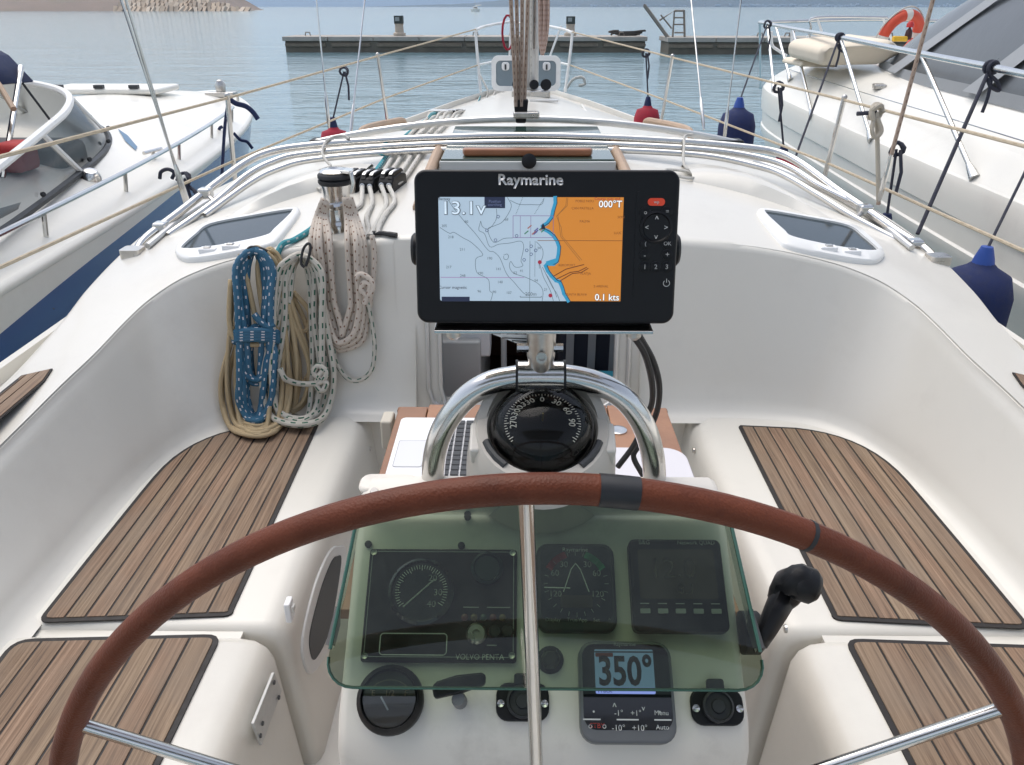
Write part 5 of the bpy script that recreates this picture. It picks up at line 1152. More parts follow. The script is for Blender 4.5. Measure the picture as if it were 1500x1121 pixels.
# ------------------------------------------------------------------ rope clutches, organiser, control lines
cl = []
clab = ['double black rope clutch next to the winch', 'middle double black rope clutch of the three', 'double black rope clutch next to the companionway hatch']
for i, (u, v) in enumerate(((520, 281), (545, 282), (573, 281))):
    b = onroof(u, v); b = Vector((b.x, b.y + .05, roof(b.x, b.y + .05)))
    t = thing('rope_clutch', clab[i], 'rope clutch', b, 'rope clutches beside the winch')
    ang = R_(16); rt = Matrix.Rotation(-ang, 3, 'Z')
    def L(x, y, z): q = rt @ Vector((x, y, z)); return b + q + Vector((0, 0, -.18 * 0))
    mb = MB()
    side = [(-.062, -.012), (-.065, .028), (-.05, .046), (.02, .052), (.06, .042), (.068, -.012)]
    for x0 in (-.0285,): mb.prism([L(x0, y, z) for y, z in side], rt @ Vector((.057, 0, 0)))
    bo = put('clutch_body', mb, BLACK, t, bevel=.005)
    for dx in (-.0145, .0145):
        mb = MB(); mb.prism([L(dx - .010, y, z) for y, z in ((-.058, .040), (-.04, .060), (.03, .066), (.05, .052), (.02, .05), (-.045, .045))], rt @ Vector((.020, 0, 0))); lv = put('clutch_lever', mb, BLACK, t, bevel=.003)
        mb = MB(); mb.prism([L(dx - .0065, y, z) for y, z in ((-.05, .056), (-.036, .0635), (.0, .066), (.0, .064), (-.036, .060))], rt @ Vector((.013, 0, 0))); put('lever_plate', mb, ALU, lv, bevel=.001)
        mb = MB(); mb.lathe([(.0105, 0), (.0105, .004), (.007, .005), (.0065, 0)], L(dx, -.062, .018), rt @ Vector((0, -1, .12)), 14); put('rope_eye', mb, ALU, t)
        cl.append((L(dx, -.064, .016), L(dx, .07, .020)))
og = thing('rope_organiser', 'low metal rope organiser with sheaves on the cabin top', 'organiser', onroof(655, 168))
oc_ = [onroof(u, v) for u, v in ((640, 169), (651, 168), (662, 167), (673, 166))]
mb = MB(); a_, b_ = oc_[0], oc_[-1]; mb.box((a_ + b_) / 2 + Vector((0, 0, .022)), (abs(b_.x - a_.x) + .05, .07, .006)); mb.box((a_ + b_) / 2 + Vector((0, 0, .002)), (abs(b_.x - a_.x) + .05, .07, .006)); put('organiser_plate', mb, ALU, og, bevel=.002)
for p in oc_: mb = MB(); mb.lathe([(.022, .004), (.016, .011), (.022, .019)], p, n=14); put('sheave', mb, BLACK, og)
fwd = [(706, 138), (716, 136), (726, 136), (738, 135)]
lmat = [ROPE_TEAL, ROPE_WHITE, ROPE_WHITE, ROPE_WHITE, ROPE_WHITE, ROPE_WHITE]
llab = ['teal control line running aft along the cabin top to the clutches'] + ['white control line running along the cabin top into the clutches'] * 5
for i in range(6):
    if i == 0: continue
    a, f = cl[i]; j = min(3, i - 1 if i > 1 else 0) if i > 1 else 0
    o_ = oc_[min(3, max(0, i - 2))] + Vector(((i % 2) * .012, -.03, .014)); m_ = onroof(*fwd[min(3, max(0, i - 2))]); m_.z += .02
    mid = f.lerp(o_, .5); mid.z = roof(mid.x, mid.y) + .012; q1 = f.lerp(o_, .25); q1.z = roof(q1.x, q1.y) + .014; q3 = f.lerp(o_, .75); q3.z = roof(q3.x, q3.y) + .013
    d1 = o_.lerp(m_, .5); d1.z = roof(d1.x, d1.y) + .013
    pts = [a, f, q1, mid, q3, o_, d1, m_]
    mb = MB(); mb.tube(crv(pts, 5), .0085, 8)
    k = i - 1
    tag(put('control_line', mb, ROPE_TEAL if i == 1 else ROPE_WHITE), ['', llab[0], 'white control line entering the middle clutch on its winch side', 'white control line entering the middle clutch on its hatch side', 'white control line entering the hatch-side clutch next to the middle clutch', 'white control line entering the hatch-side clutch next to the hatch runner'][i], 'rope', None if i == 1 else 'white control lines on the cabin top')
tails = [[(528, 300), (512, 312), (517, 330), (525, 345)], [(545, 297), (537, 318), (540, 338), (533, 348)], [(566, 298), (556, 320), (548, 336), (542, 346)], [(578, 295), (566, 312), (556, 330), (553, 343)]]
for i, tpx in enumerate(tails):
    pts = [cl[i + 2][0]] + [onroof(u, v, .010) for u, v in tpx]
    mb = MB(); mb.tube(crv(pts, 5), .0085, 8); tag(put('line_tail', mb, ROPE_WHITE), ['white line tail leaving the middle clutch on its winch side', 'white line tail leaving the middle clutch on its hatch side', 'white line tail leaving the hatch-side clutch next to the middle clutch', 'white line tail leaving the hatch-side clutch next to the hatch runner'][i], 'rope', 'white line tails below the clutches')
pts = [onroof(u, v, .010) for u, v in ((545, 342), (560, 342), (568, 343))] + [onroof(581, 345, .008)]
mb = MB(); mb.tube(crv(pts, 4), [.008] * 9 + [.009] * 4, 8); tag(put('rope_end', mb, RUB), 'short rope end whipped in black tape beside the companionway', 'rope')
pts = [onroof(u, v, .01) for u, v in ((470, 325), (450, 340), (430, 352), (412, 360))] + [Vector((-.80, 2.37, -.74))]
mb = MB(); mb.tube(crv(pts, 5), .0095, 8); tag(put('teal_line', mb, ROPE_TEAL), 'short teal rope lying from the winch over the bulkhead edge', 'rope')

# ------------------------------------------------------------------ hanging rope coils on the bulkhead
def wall_y(x, z):
    """forward bulkhead surface at x, z (port side), rope hangs in front of it"""
    return by(z) if abs(x) < .72 else by(z) - .02 - (abs(x) - .72) * .25
def W(u, v, off):
    p = aty(u, v, 2.34)
    for _ in range(4): p = aty(u, v, wall_y(p.x, max(p.z, SEAT)) - off)
    if p.z < SEAT + .018 + off * .3: p = atz(u, v, SEAT + .018 + off * .3)
    return p
def coil(name, label, mat, r, loops, extras=(), cat='rope coil'):
    mb = MB()
    for pts in loops: mb.tube(crv(pts, 7), r, 9)
    for pts, rr in extras: mb.tube(crv(pts, 7), rr, 9)
    return tag(put(name, mb, mat, sharp=0), label, cat)
def hang(u0, u1, vt, vb, wt, wb, n, off0, doff, jit, r, open_top=0., rnd=1):
    """n long loops hanging between vt and vb: one continuous rope; u0 top centre, u1 bottom centre"""
    g = random.Random(rnd); P = []
    for i in range(n):
        a = g.uniform(-1, 1) * jit; b = g.uniform(-1, 1) * jit; sp = (i - (n - 1) / 2) / max(1, n)
        off = off0 + doff * i; wl = wt * (.45 + .8 * (i / max(1, n - 1))); wbm = wb * (.5 + .7 * ((i * 3) % n) / max(1, n - 1)); vbb = vb + g.uniform(-1, .25) * jit * 2.0
        lft = [(u0 - wl * .5, vt + 6), (u0 - wl + a * .3, vt + 28), (u0 * .6 + u1 * .4 - (wl * .6 + wbm * .4) + a, vt + (vbb - vt) * .40), (u1 - wbm + b, vt + (vbb - vt) * .72), (u1 - wbm * .82 + b, vbb - 18), (u1 - wbm * .35, vbb - 2)]
        rgt = [(u1 + wbm * .35, vbb - 2), (u1 + wbm * .82 + a, vbb - 20), (u1 + wbm + a, vt + (vbb - vt) * .70), (u0 * .6 + u1 * .4 + (wl * .6 + wbm * .4) + b, vt + (vbb - vt) * .38), (u0 + wl + b * .3, vt + 30), (u0 + wl * .5, vt + 7), (u0, vt + g.uniform(-2, 2))]
        for k, (u, v) in enumerate(lft): P.append(W(u, v, off + .006 * math.sin(k * 1.3 + i)))
        for k, (u, v) in enumerate(rgt): P.append(W(u, v, off + .004 + .006 * math.sin(k * 1.1 + i)))
    return P
# tan coil, widest and behind
loops = [hang(376, 376, 364, 636, 24, 46, 9, .010, .004, 6, .0075, rnd=3), hang(396, 420, 366, 604, 16, 28, 7, .010, .004, 6, .0075, rnd=4)]
extra = [([W(u, v, .045) for u, v in ((352, 372), (362, 410), (375, 470), (385, 520), (392, 555), (404, 590))], .008), ([W(u, v, .062) for u, v in ((338, 410), (336, 470), (345, 498), (365, 505), (392, 503), (402, 498))], .008),
         ([W(u, v, .02) for u, v in ((420, 420), (442, 460), (452, 490), (458, 520), (450, 552), (430, 572), (410, 580))], .0075), ([W(u, v, .024) for u, v in ((430, 428), (452, 455), (450, 482), (432, 486), (428, 480), (440, 478))], .0075)]
coil('rope_coil', 'long tan rope coil hanging behind the blue coil on the cockpit bulkhead', ROPE_TAN, .0075, loops, extra)
# blue coil with wrapping turns
loops = [hang(373, 375, 366, 560, 22, 24, 6, .035, .006, 3, .0095, rnd=8), hang(376, 374, 480, 616, 20, 27, 6, .035, .006, 4, .0095, rnd=9)]
extra = [([W(375 + 31 * math.sin(a), 492 + 4 * k - 6 * math.cos(a) * .6, .052 + .030 * math.cos(a)) for a in [j * .52 for j in range(-4, 5)]], .0105) for k in range(-1, 3)]
extra.append(([W(u, v, .075) for u, v in ((372, 460), (380, 470), (392, 478), (402, 474))], .0105))
coil('rope_coil', 'bright blue flecked rope coil wrapped at its middle', ROPE_BLUE, .0105, loops, extra)
# green flecked coil
loops = [hang(440, 438, 374, 622, 26, 44, 5, .030, .009, 5, .0105, rnd=13)]
extra = [([W(u, v, .085) for u, v in ((410, 540), (418, 555), (438, 562), (462, 562), (472, 558), (478, 545), (466, 536), (460, 546), (470, 556), (478, 562), (472, 572), (464, 564), (468, 550), (476, 540))], .0095), ([W(u, v, .03) for u, v in ((488, 500), (492, 530), (510, 555), (530, 556), (545, 540), (549, 510), (546, 480), (540, 450), (532, 425))], .0075)]
coil('rope_coil', 'cream rope coil with green flecks hanging from a black hook', ROPE_GREEN, .0105, loops, extra)
# brown flecked coil falling from the winch
P = []
def Wf(u, v, off):
    if v < 352:
        p = onroof(u, v, .02 + off * .3); q = aty(u, v, min(p.y, wb.y - .075)); return q
    return W(u, v, off)
g = random.Random(4); loops = []
for i in range(5):
    a, b = g.uniform(-2, 2), g.uniform(-2, 2); ul, ur = 459 + 6.2 * i, 539 - 6.0 * i; vb = 514 - 5.5 * i + b; of = .018 + .006 * ((i * 2) % 5); uc = (ul + ur) / 2
    loops.append([Wf(u, v, of) for u, v in ((474 + i, 292 + i), (464 + 3.5 * i, 318), (ul - 2 + a, 352), (ul + 1, 395), (ul + 4 + a, 440), (ul + 8, vb - 38), (ul + 16, vb - 12), (uc + a, vb), (ur - 10, vb - 12), (ur - 2, vb - 40), (ur + b, 440), (ur - 4, 395), (ur - 5 + b, 352), (522 - 3.5 * i, 318), (513 - 2 * i, 290))])
extra = [([Wf(u, v, .07) for u, v in ((522, 408), (528, 402), (540, 408), (546, 418), (543, 430), (535, 432), (530, 424), (534, 414), (542, 420), (538, 436), (534, 446))], .0095), ([Wf(u, v, .02) for u, v in ((545, 345), (548, 370), (547, 400), (544, 425), (541, 450))], .0085)]
coil('rope_coil', 'cream rope coil with brown flecks hung over the winch', ROPE_BROWN, .0098, loops, extra)
# black shock cord hooks
for lab, px in (('black cord hook holding the blue and tan coils', [(365, 380), (362, 368), (368, 362), (382, 364), (392, 368)]), ('black cord hook holding the green flecked coil', [(446, 392), (441, 385), (444, 366), (451, 357), (455, 362), (452, 378), (448, 390)])):
    mb = MB(); mb.tube(crv([W(u, v, .085 if 'green' in lab else .06) for u, v in px], 5), .0042, 8); tag(put('cord_hook', mb, RUB), lab, 'hook', 'black cord hooks on the bulkhead')

# ------------------------------------------------------------------ mainsheet with block on the traveller
sh = thing('mainsheet_tackle', 'mainsheet of brown rope falls with a black block on the traveller', 'mainsheet', (0, 3.8, roof(0, 3.8) + .09))
zb2 = roof(0, 3.8) + .09
bt, bb = aty(762, 146, 3.785), aty(763, 181, 3.785)
mb = MB(); mb.prism([(bb.x + x, 3.785, z_) for x, z_ in ((-.024, bb.z), (.024, bb.z), (.034, bt.z), (-.034, bt.z))], (0, .05, 0)); put('lower_block', mb, BLACK, sh, bevel=.008)
mb = MB(); mb.tube([(bb.x, 3.81, zb2 - .03), (bb.x, 3.81, bb.z + .01)], .012, 8); put('shackle', mb, STEEL, sh)
for k in range(4):
    u0, u1 = 756 + 4 * k, 748 + 8.5 * k
    mb = MB(); a = aty(u0, 156, 3.79 + .012 * (k % 2)); b = aty(u1, -5, 3.74 + .02 * k); mb.tube([a, a.lerp(b, .5), a + (b - a) * 4.5], .0085, 8); put('sheet_fall', mb, ROPE_SHEET, sh)
# coil of halyard hung on the mast
hc = thing('halyard_coil', 'pinkish halyard coil hanging on the side of the mast', 'rope coil', (.12, my - .1, .1)); mb = MB()
for k in range(7):
    u = 789 + 2.3 * k; mb.tube(crv([aty(u - 1, -60, my - .12 + .01 * (k % 3)), aty(u + 1, 20, my - .12 + .01 * (k % 3)), aty(u - .5 - (k - 3) * .6, 60 + (k % 3) * 4, my - .12), aty(793 + .4 * k, 78 + (k % 2) * 3, my - .12)], 5), .0075, 7)
put('coil_strands', mb, rope_mat('rope_pink', (.50, .36, .30), (.3, .18, .14), .03, .4), hc)
mb = MB(); c0 = aty(744, 48, 9.2)
mb.tube([c0 + Vector((.06 * math.cos(a * .45), .01 * a * .1, .17 * math.sin(a * .45))) for a in range(15)], .012, 8); tag(put('red_line', mb, REDF), 'loop of red rope hanging on the bow rail', 'rope')
# small white mooring rope loop and cleat on the foredeck
c0 = onroof(850, 130); mb = MB(); mb.tube(crv([c0 + Vector((-.16, 0, .0)), c0 + Vector((-.08, 0, .10)), c0 + Vector((.02, 0, .12)), c0 + Vector((.05, 0, .05)), c0 + Vector((-.02, 0, .03))], 6), .016, 8); tag(put('bow_line', mb, ROPE_WHITE), 'white mooring rope loop lying on the foredeck', 'rope')

# ------------------------------------------------------------------ fenders hung on our yacht and on the neighbour
def fender(label, top, r, L_, mat, rope_to, group, tie=None, capm=None):
    top = Vector(top); t = thing('fender', label, 'fender', top - Vector((0, 0, L_)), group)
    prof = [(.0, -L_ - .01), (r * .35, -L_), (r * .8, -L_ + r * .35), (r, -L_ + r), (r, -r * 1.1), (r * .82, -r * .5), (r * .42, -.04), (r * .22, -.01), (r * .2, .02), (0, .025)]
    mb = MB(); mb.lathe(prof, top, n=24); put('fender_body', mb, mat, t, sharp=60)
    mb = MB(); mb.lathe([(r * .34, -.05), (r * .27, .0), (r * .16, .05), (0, .05)], top, n=14); put('fender_eye', mb, capm or NAVY, t)
    pts = [Vector(p) for p in rope_to]; mb = MB(); mb.tube([top + Vector((0, 0, .03))] + pts, .0065, 7); put('fender_line', mb, ROPE_NAVY, t)
    k = pts[-1]; mb = MB()
    mb.tube([k + Vector((.03 * math.cos(a), .018 * math.sin(a * 1.7), .03 * math.sin(a))) for a in [j * .6 for j in range(14)]], .009, 7); mb.tube([k + Vector((.01, -.02, 0)), k + Vector((.03, -.03, -.10)), k + Vector((.025, -.03, -.20))], .008, 6); put('hitch', mb, ROPE_NAVY, t)
G = 'red fenders hung along our own deck edge'
a = aty(488, 182, 6.25); fender('red cloth fender on the port lifeline beside the traveller end', a, .11, .58, REDF, [aty(504, 105, 6.3)], G)
a = aty(949, 151, 7.1); fender('red cloth fender on the starboard lifeline ahead of the traveller', a, .11, .58, REDF, [aty(946, 78, 7.15)], G)
a = aty(1147, 226, 5.2); fender('red fender with a thick black cap behind the starboard hoop bend', a, .13, .6, REDF, [aty(1140, 128, 5.2)], G)
a = atx(1297, 328, 1.74); fender('red fender half hidden behind the starboard frame clamp', a, .12, .6, REDF, [a + Vector((-.02, 0, .35))], G)
a = atx(297, 305, -1.76); fender('dark red fender half hidden between our frame clamp and the blue hull', a, .11, .55, REDF, [atx(270, 262, -1.85)], G)
G = 'navy fenders on the white motor yacht'
NB = M('navy_fender_cloth', (.010, .020, .085), .85, noise=.25, nscale=40, bump=.3, bscale=300); CB = M('blue_fender_eye', (.02, .07, .32), .5)
a = aty(1083, 153, 6.4); fender('tall navy fender hanging at the bow of the white motor yacht', a, .14, .8, NB, [aty(1124, 36, 7.6)], G, capm=CB)
a = atx(1442, 378, 1.98); fender('fat navy fender between the yachts with a blue eye', a, .15, .7, NB, [atx(1500, 255, 2.2), atx(1540, 170, 2.35)], G, capm=CB)
# ------------------------------------------------------------------ blue and white motorboat on the left
lb = thing('motorboat', 'white motorboat with blue hull and wraparound windscreen moored to port', 'motorboat', (-3.5, 5, -WATER))
XC = -3.52
def lw(y): return lin([-2, 2, 3.4, 4.8, 6.2, 7.3, 8.2, 8.9, 9.35, 9.5], [1.32, 1.33, 1.31, 1.28, 1.20, 1.06, .82, .48, .16, .02], y)
def le(y): return lin([-2, 2, 5, 9.1], [-1.10, -1.06, -1.0, -.86], y)
def lcr(y): return lin([-2, 3, 5, 7, 8.4, 9.1], [.16, .20, .30, .26, .12, .0], y)
def ldeck(x, y):
    w_ = max(.02, lw(y)); t = min(1, abs(x - XC) / w_); return le(y) + lcr(y) * (1 - t ** 2.2)
rows = []; hullr = []; ys = [-2 + 11.5 * k / 64 for k in range(65)]
for y in ys:
    w_ = lw(y); rows.append([Vector((XC + w_ * k / 16, y, ldeck(XC + w_ * k / 16, y))) for k in range(-16, 17)])
    z = le(y); hr = []
    for k, (s_, dz) in enumerate(((1.0, 0), (1.015, -.012), (1.02, -.04), (1.012, -.05))): hr.append((s_, dz))
    hullr.append([Vector((XC + w_ * s_, y, z + dz)) for s_, dz in hr])
mb = MB(); mb.grid(rows); put('foredeck', mb, GELB, lb, sharp=60)
for s in (1, -1):
    mb = MB(); mb.grid([[Vector((XC + s * (p.x - XC), p.y, p.z)) for p in r_] for r_ in hullr]); put('gunwale_band', mb, GELB, lb, sharp=60)
    wr, br2 = [], []
    for y in ys:
        w_ = lw(y); z = le(y)
        wb_l = lin([-2, 2, 4, 6, 9.1], [-.30, -.25, -.13, -.065, -.06], y)
        wr.append([Vector((XC + s * w_ * k, y - (.0 if k == 1.012 else .05), z + dz)) for k, dz in ((1.012, -.05), (1.01, wb_l))])
        br2.append([Vector((XC + s * w_ * k, y - dy, z + dz)) for k, dz, dy in ((1.01, wb_l, .05), (1.0, wb_l - .12, .08), (.93, -.7, .3), (.82, -1.3, .6))])
    mb = MB(); mb.grid(wr); put('white_topside', mb, GELB, lb, sharp=60)
    mb = MB(); mb.grid(br2); put('blue_topside', mb, BLUEH, lb, sharp=60)
# grab rail along the gunwale
rp = [atz(u, v, le(y) + .14) for (u, v, y) in ((5, 398, 3.3), (60, 352, 3.6), (140, 297, 4.2), (227, 238, 5.3), (290, 205, 6.4), (322, 196, 7.0))]
pts = []
for y in [2.2 + .35 * k for k in range(15)]: pts.append(Vector((XC + lw(y) * .985 - .05, y, le(y) + .15)))
mb = MB(); mb.tube(crv(pts, 3), .014, 9); put('side_rail', mb, STEEL, lb)
for y in (2.6, 3.7, 4.6, 5.5, 6.3, 7.05): p = Vector((XC + lw(y) * .985 - .05, y, le(y) + .15)); mb = MB(); mb.tube([p, Vector((p.x - .02, y, le(y) + .02))], .012, 8); put('rail_post', mb, STEEL, lb)
c = atz(140, 293, -1.02); mb = MB(); mb.lathe([(.06, 0), (.055, .015), (.035, .045), (.0, .05)], (c.x, c.y, ldeck(c.x, c.y) + .002), (.3, -.2, 1), 18); put('nav_light', mb, STEEL, lb)
for (px, w2) in ((((95, 150), (205, 156)), .05),):
    a, b = (atz(u, v, -.72) for u, v in px); mb = MB(); mb.box((XC - .1, 7.35, ldeck(XC, 7.35) + .03), (1.0, .5, .05)); ht = put('deck_hatch', mb, GELB, lb, bevel=.02)
    for dx in (-.35, 0, .3): mb = MB(); mb.box((XC - .1 + dx, 7.12, ldeck(XC, 7.1) + .06), (.08, .05, .03)); put('hatch_hinge', mb, DGREY, ht, bevel=.006)
c = Vector((-2.95, 8.15, ldeck(-2.95, 8.15))); mb = MB(); mb.box(c + Vector((0, 0, .03)), (.28, .14, .05)); mb.lathe([(.045, .05), (.05, .12), (.03, .16), (0, .17)], c, n=14); put('anchor_roller', mb, STEELD, lb, bevel=.01)
for y in (5.3, 8.3): x = XC + lw(y) * .86; mb = MB(); mb.tube([(x - .02, y - .09, ldeck(x, y) + .05), (x + .02, y + .09, ldeck(x, y) + .05)], .012, 8); mb.tube([(x, y, ldeck(x, y)), (x, y, ldeck(x, y) + .05)], .014, 8); put('cleat', mb, STEEL, lb)
# slim blade print on the deck
p4 = [atz(u, v, -.86) for u, v in ((177, 210), (190, 213), (202, 219), (199, 222), (186, 218))]
mb = MB(); mb.add([Vector((p.x, p.y, ldeck(p.x, p.y) + .006)) for p in p4], [tuple(range(5))]); put('deck_emblem', mb, M('emblem_blue', (.10, .20, .32), .5), lb)
# windscreen
BS = [(-2.33, 3.0, -.96), (-2.42, 3.7, -.93), (-2.55, 4.6, -.87), (-2.68, 5.2, -.83), (-2.85, 5.55, -.78), (-3.15, 5.8, -.73), (XC, 5.88, -.71)]
TS = [(-2.30, 2.85, -.78), (-2.38, 3.5, -.68), (-2.50, 4.2, -.59), (-2.62, 4.72, -.53), (-2.80, 5.08, -.48), (-3.12, 5.32, -.445), (XC, 5.40, -.43)]
BSc, TSc = crv(BS, 6), crv(TS, 6)
mir = lambda L_: L_ + [Vector((2 * XC - p.x, p.y, p.z)) for p in reversed(L_[:-1])]
BSm, TSm = mir(BSc), mir(TSc)
mb = MB(); mb.grid([BSm, TSm]); put('windscreen_glass', mb, VINYL, lb, sharp=0)
mb = MB(); mb.tube(TSm, .022, 8); put('windscreen_top_frame', mb, PAINTW, lb)
mb = MB(); mb.tube([p + Vector((0, 0, .012)) for p in BSm], .02, 6); put('windscreen_base', mb, DGREY, lb)
for i in (0, 12, 24, 36, 48, 60): mb = MB(); mb.tube([BSm[min(i, len(BSm) - 1)], TSm[min(i, len(TSm) - 1)]], .017, 6); put('windscreen_post', mb, PAINTW, lb)
for i in range(3, 34, 5): mb = MB(); p = BSm[i] + Vector((.012, 0, .05)); mb.lathe([(.014, 0), (.012, .012), (0, .014)], p, (.8, -.3, .3), 10); put('screen_stud', mb, RUB, lb)
# helm space behind the screen
mb = MB(); mb.box((XC, 3.6, -1.25), (2.0, 3.0, .7)); put('helm_well', mb, M('well_grey', (.16, .165, .17), .7, noise=.1, nscale=6), lb, bevel=.05)
for x in (-3.1, -3.85):
    mb = MB(); mb.box((x, 3.7, -.78), (.5, .14, .5)); mb.box((x, 3.95, -.95), (.5, .5, .14)); put('helm_seat', mb, M('grey_vinyl', (.24, .25, .26), .6, noise=.08, nscale=10), lb, bevel=.05, seg=3)
mb = MB(); mb.box((-3.0, 4.75, -.82), (.7, .35, .22)); put('dashboard', mb, M('dash_grey', (.10, .10, .105), .6), lb, bevel=.05)
mb = MB(); mb.box((-2.78, 4.4, -.74), (.16, .2, .16)); put('red_kit_bag', mb, M('red_bag', (.42, .03, .03), .7), lb, bevel=.04)
# sun top on steel hoops
for (a, b) in (((31, 98), (4, 262)), ((-4, 120), (20, 160))):
    p0_, p1_ = atx(a[0], a[1], -2.95), atx(b[0], b[1], -2.80); mb = MB(); mb.tube([p0_, p1_], .016, 9); put('sun_top_hoop', mb, STEEL if a[0] > 0 else TANW, lb)
p0_ = atx(33, 122, -2.93); p1_ = atx(78, 182, -2.78); mb = MB(); mb.tube([p0_, p1_], .007, 6); put('stay_strap', mb, RUB, lb)
ct = []; TIP = atx(45, 114, -2.92)
for j in range(7):
    t = j / 6; y = TIP.y - 1.9 * t; row = []
    for k in range(13):
        a = k / 12; x = TIP.x - 1.3 * a; z = TIP.z + .30 * math.sin(math.pi * min(1, a)) ** .55 - .10 * (t - .45) ** 2
        row.append(Vector((x, y + (.02 if j == 0 else 0), z)))
    ct.append(row)
mb = MB(); mb.grid(ct); o = put('sun_top', mb, NAVY, lb, sharp=60); sol = o.modifiers.new('cloth', 'SOLIDIFY'); sol.thickness = .01
# navy bow straps and hitch lines of the motorboat
st_ = thing('mooring_strap', 'navy strap lashed on the motorboat bow beside our stanchion', 'strap', (-2.2, 6.9, -.95))
for px in ([(337, 146), (346, 152), (360, 156), (370, 164), (378, 175)], [(334, 150), (329, 190), (325, 258)], [(342, 195), (352, 205), (362, 208), (370, 218)], [(310, 200), (318, 196), (322, 188), (326, 186)]):
    mb = MB(); mb.tube(crv([aty(u, v, 4.25 if len(px) > 3 and px[0][1] < 150 or px[0][0] == 334 else 6.6) for u, v in px], 5), .013, 7, flat=.6); put('strap_band', mb, NAVY, st_)
fr2 = thing('rail_lashing', 'black rope lashing around the motorboat side rail', 'rope', (-2.3, 4.9, -.9))
for px in ([(234, 262), (236, 252), (246, 248), (255, 253), (252, 262)], [(258, 262), (275, 272), (288, 282)]): mb = MB(); mb.tube(crv([aty(u, v, 4.75) for u, v in px], 5), .011, 7); put('lashing_turn', mb, ROPE_NAVY, fr2)

fr3 = thing('rail_hitch', 'black rope hitched round the aft end of the motorboat side rail', 'rope', atx(30, 425, -2.25))
for px in ([(5, 432), (12, 418), (22, 413), (34, 416), (46, 424), (48, 430), (40, 431), (30, 424), (16, 424), (8, 430)], [(34, 428), (44, 440), (54, 458)], [(38, 430), (55, 444), (76, 452)], [(12, 414), (20, 426), (26, 414), (34, 428)]): mb = MB(); mb.tube(crv([atx(u, v, -2.22) for u, v in px], 5), .013, 7); put('hitch_turn', mb, ROPE_NAVY, fr3)

# ------------------------------------------------------------------ white motor yacht on the right
ry = thing('motor_yacht', 'large white motor yacht with steel bow rail and grey screen cover to starboard', 'motor yacht', (4, 5, -WATER))
XR = 4.05
def rw(y): return lin([-2, 2, 4.4, 5.6, 6.7, 7.8, 8.6, 9.2, 9.7, 10.15], [1.66, 1.64, 1.60, 1.59, 1.58, 1.57, 1.53, 1.40, 1.08, .04], y)
def rz(y): return lin([-2, 4.4, 6.6, 10.1], [-.90, -.86, -.82, -.74], y)
def rdk(x, y):
    t = min(1, abs(x - XR) / max(.03, rw(y))); return rz(y) + .34 * (1 - t ** 5.5) * lin([-2, 6, 8.5, 9.5, 10.15], [1.15, 1.1, .95, .6, .05], y)
ys = [-2 + 12.1 * k / 70 for k in range(71)]
mb = MB(); mb.grid([[Vector((XR + rw(y) * k / 22, y, rdk(XR + rw(y) * k / 22, y))) for k in range(-22, 23)] for y in ys]); put('deck', mb, GELB, ry, sharp=60)
for s in (-1, 1):
    hr = []
    for y in ys:
        w_ = rw(y); z = rz(y); f = lin([-2, 6, 8.5, 10.1], [0, 0, .25, 1], y)
        hr.append([Vector((XR + s * w_ * k, y - dy * (.3 + f), z + dz)) for k, dz, dy in ((1, 0, 0), (1.008, -.010, 0), (1.013, -.04, 0), (1.014, -.12, .02), (1.012, -.215, .05), (1.002, -.228, .05), (1.0, -.36, .1), (1.008, -.372, .1), (1.006, -.42, .1), (.98, -.50, .12), (.93, -.85, .35), (.86, -1.5, .7))])
    mb = MB(); mb.grid(hr); put('hull_side', mb, GELB, ry, sharp=32)
# rail on stanchions
RT = [onp for onp in (atx(1640, 135, 2.25), atx(1500, 109, 2.40), atx(1453, 99, 2.42), atx(1349, 79, 2.46), atx(1231, 55, 2.55), atx(1170, 44, 2.68), aty(1124, 35, 9.3), aty(1113, 33, 9.7))]
bowf = Vector((XR - .25, 10.15, RT[-1].z + .02))
rail = RT + [Vector((RT[-1].x + .25, 10.0, RT[-1].z)), bowf, Vector((XR + .25, 10.15, bowf.z)), Vector((2 * XR - RT[-1].x - .25, 10.0, RT[-1].z))] + [Vector((2 * XR - p.x, p.y, p.z)) for p in reversed(RT)]
mb = MB(); mb.tube(crv(rail, 6), .019, 12); put('bow_rail', mb, STEEL, ry)
for (a, b, y) in (((1358, 82), (1428, 262), 0), ((1235, 57), (1277, 206), 0), ((1162, 45), (1190, 172), 0), ((1140, 40), (1158, 118), 0), ((1124, 37), (1134, 132), 0), ((1113, 34), (1114, 128), 0)):
    q = atx(*b, XR - rw(5) * .985) if b[0] > 1250 else None
    # foot on the deck edge: march along the ray to the deck
    d = ray(*b).normalized(); s_ = 3.
    while s_ < 14:
        p = CAM + d * s_
        if abs(p.x - XR) < rw(p.y) * 1.01 and p.z < rdk(p.x, p.y) + .004: break
        s_ += .01
    ft_ = CAM + d * s_
    top = min(crv(rail, 6), key=lambda P_: abs(750 + FPX * (P_ - CAM).dot(CR) / (P_ - CAM).dot(CF) - a[0]) + (0 if P_.x < XR else 1e4))
    mb = MB(); mb.tube([top, top.lerp(ft_, .82), ft_], .014, 10); sp_ = put('rail_stanchion', mb, STEEL, ry)
    dd = (top - ft_).normalized(); mb = MB(); mb.tube([ft_, ft_ + dd * .06, ft_ + dd * .11], [.030, .024, .016], 10); put('stanchion_foot', mb, STEEL, sp_)
